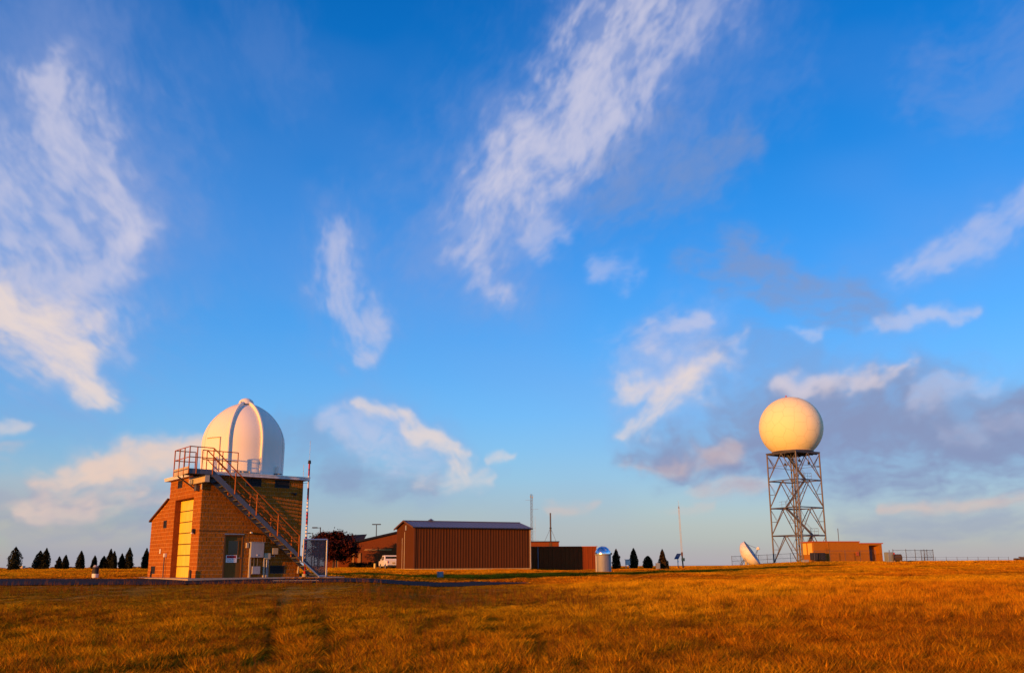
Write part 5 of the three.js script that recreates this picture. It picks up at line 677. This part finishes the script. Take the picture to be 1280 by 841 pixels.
{ // heap of old timber at the end of the field fence
  const r = rng(31), x = 99.6, z = -172, y = ground(x, z), t = thing('timber_heap', 'dark brown heap of old timber on the right skyline', 'woodpile', [x, y, z]);
  for (let i = 0; i < 46; i++) { const u = r() * 2 - 1, px = u * 1.9 + 0.6, hh = 1.05 * Math.sqrt(Math.max(0, 1 - Math.pow((px - 0.9) / 2.2, 2))), py = 0.08 + r() * hh * 0.9, a = (r() - 0.5) * 0.5, L = 0.8 + r() * 0.9; part('log', [tube([px - Math.cos(a) * L / 2, py - Math.sin(a) * L * 0.2, (r() - 0.5) * 1.2], [px + Math.cos(a) * L / 2, py + Math.sin(a) * L * 0.2, (r() - 0.5) * 1.2], 0.09 + r() * 0.07, 7)], M.wood, t); }
}

// ---------------------------------------------------------------- grass
function tuft(seed, n, spread, lean, wide) { // blades of unit height
  const r = rng(seed), pos = [], nor = [];
  for (let i = 0; i < n; i++) { const a = r() * 6.283, d = Math.sqrt(r()) * spread, bx = Math.sin(a) * d, bz = Math.cos(a) * d, h = 0.5 + r() * 0.5, w = wide * (0.6 + r() * 0.8), t = r() * 6.283, lx = Math.sin(a + (r() - 0.5) * 2) * lean * (0.3 + r()) * h, lz = Math.cos(a + (r() - 0.5) * 2) * lean * (0.3 + r()) * h, sx = Math.cos(t) * w, sz = Math.sin(t) * w;
    const A = [bx - sx, 0, bz - sz], B = [bx + sx, 0, bz + sz], C = [bx + lx * 0.52 + sx * 0.8, h * 0.6, bz + lz * 0.52 + sz * 0.8], D = [bx + lx * 0.52 - sx * 0.8, h * 0.6, bz + lz * 0.52 - sz * 0.8], E = [bx + lx, h, bz + lz]; pos.push(...A, ...B, ...C, ...A, ...C, ...D, ...D, ...C, ...E); const nx = -Math.sin(t), nz = Math.cos(t); for (let k = 0; k < 9; k++) nor.push(nx, 0.25, nz); }
  const g = new THREE.BufferGeometry(); g.setAttribute('position', new THREE.Float32BufferAttribute(pos, 3)); g.setAttribute('normal', new THREE.Float32BufferAttribute(nor, 3)); return g;
}
const WEED = [0.13, 0.045, 0.005];   // brown dead weeds among the grass
const grassMat = new THREE.MeshPhysicalMaterial({ color: 0xffffff, roughness: 1, specularIntensity: 0.1, side: THREE.DoubleSide });
const inApron = (x, z) => { const p = V(x - OBS[0], 0, z - OBS[2]).applyAxisAngle(V(0, 1, 0), -OBS_TURN); return p.x > -1.05 && p.x < 7.15 && p.z > -8.15 && p.z < 1.8; };
function sow(label, geo, seed, count, d0, d1, height) {
  const r = rng(seed), mats = [], cols = [], m4 = new THREE.Matrix4(), q = new THREE.Quaternion(), up = V(0, 1, 0), s = V(1, 1, 1), p = V(0, 0, 0);
  for (let i = 0; i < count; i++) { const D = Math.sqrt(d0 * d0 + r() * (d1 * d1 - d0 * d0)), x = (r() * 2 - 1) * (0.70 * D + 3), z = -D, rd = D > 30 && D < 95 ? roadDist(x, z) : 9; const e1 = r(), e2 = r(), e3 = r(), e4 = r();
    if (rd < 0.02 || (D > 33 && D < 56 && x < -3 && inApron(x, z))) continue;
    const rut = rutDist(x, z), dens = fbm(x * 0.28 + 11, z * 0.28, 3); if (rut < 0.2 && e1 < 0.25) continue; 
    const [h, wd] = height(x, D, rd, dens, e3, rut); const pick = vnoise(x * 2.3 + 70, z * 2.3) * 0.35 + e4 * 0.65, c = pick < (D < 40 ? 0.33 : 0.27) ? mix3(growth(x, z), WEED, 0.85) : pick > 0.66 ? mix3(growth(x, z), GOLD, 0.6) : growth(x, z), k = 0.4 + 1.0 * e2; p.set(x, ground(x, z) - 0.02, z); q.setFromAxisAngle(up, e1 * 40); s.set(wd, h, wd); mats.push(m4.compose(p, q, s).clone()); cols.push(rgb(c[0] * k, c[1] * k * (0.92 + 0.16 * e3), c[2] * k)); }
  const im = new THREE.InstancedMesh(geo, grassMat, mats.length); mats.forEach((m, i) => { im.setMatrixAt(i, m); im.setColorAt(i, cols[i]); }); im.name = numbered('dry_grass'); im.castShadow = im.receiveShadow = true; scene.add(im); tag(im, label, 'grass', null, 'stuff');
}
const hNear = (x, D, rd, dens, e, rut) => { const clump = sstep(0.35, 0.75, vnoise(x * 2.1, D * 2.1)), tall = 0.10 + 0.05 * sstep(0.35, 0.65, dens) + 0.08 * clump; const f = 1 - 0.74 * sstep(19, 30, D) * sstep(6, -2, x) ; return [tall * f * (0.5 + 0.5 * sstep(0.08, 0.26, rut)) * (0.6 + 0.8 * e), 0.9 + 0.4 * e]; };
const hFar = (x, D, rd, dens, e) => [(0.10 + 0.12 * sstep(0.4, 0.65, dens)) * (0.7 + 0.6 * e) * (1 + 0.5 * sstep(60, 150, D)) * (rd < 2 ? 0.6 : 1), 1 + 0.6 * sstep(60, 160, D)];
sow('tall straw coloured prairie grass on the near slope', tuft(1, 22, 0.08, 0.22, 0.0032), 101, 150000, 9, 24, hNear);
sow('dry orange grass thinning towards the road', tuft(2, 24, 0.12, 0.18, 0.004), 102, 230000, 22, 46, (x, D, rd, dens, e, rut) => { const a = hNear(x, D, rd, dens, e, rut); const right = sstep(-2, 6, x) * 0.5 + 1; return [a[0] * right, 1]; });
sow('short orange pasture grass around the buildings', tuft(3, 16, 0.26, 0.35, 0.013), 103, 230000, 44, 115, hFar);
sow('pale dry pasture on the far rise by the radar site', tuft(4, 16, 0.5, 0.35, 0.028), 104, 190000, 110, 260, hFar);

{ // brown weed stalks standing out of the grass
  const r = rng(909), pos = []; for (let i = 0; i < 7; i++) { const a = r() * 6.283, L = 0.6 + r() * 0.4, x = Math.sin(a) * 0.03, z = Math.cos(a) * 0.03, tx = x + Math.sin(a) * 0.16 * L, tz = z + Math.cos(a) * 0.16 * L; pos.push(tube([x, 0, z], [tx, L, tz], 0.004, 3, 0.002)); for (let k = 0; k < 5; k++) { const u = 0.55 + k * 0.11, b = r() * 6.283; pos.push(tube([x + (tx - x) * u, L * u, z + (tz - z) * u], [x + (tx - x) * u + Math.sin(b) * 0.05, L * u + 0.05, z + (tz - z) * u + Math.cos(b) * 0.05], 0.005, 3, 0.007)); } }
  const g = joined(pos), n = 15000, ms = [], cs = [], q = new THREE.Quaternion(), m4 = new THREE.Matrix4(); for (let i = 0; i < n; i++) { const D = Math.sqrt(100 + r() * (38 * 38 - 100)), x = (r() * 2 - 1) * (0.7 * D + 3), z = -D, k = r(), s = 0.16 + 0.18 * r(); if (vnoise(x * 0.5 + 9, z * 0.5) < 0.42 || (D > 30 && roadDist(x, z) < 1.5)) continue; q.setFromAxisAngle(V(0, 1, 0), r() * 6.28); ms.push(m4.compose(V(x, ground(x, z) - 0.01, z), q, V(s, s, s)).clone()); cs.push(rgb(0.10 + 0.16 * k, 0.04 + 0.06 * k, 0.008)); }
  const im = new THREE.InstancedMesh(g, grassMat, ms.length); ms.forEach((m, i) => { im.setMatrixAt(i, m); im.setColorAt(i, cs[i]); }); im.name = numbered('weed_stalks'); im.castShadow = im.receiveShadow = true; scene.add(im); tag(im, 'scattered brown weed stalks standing in the near grass', 'weeds', null, 'stuff');
}

renderer.render(scene, camera);
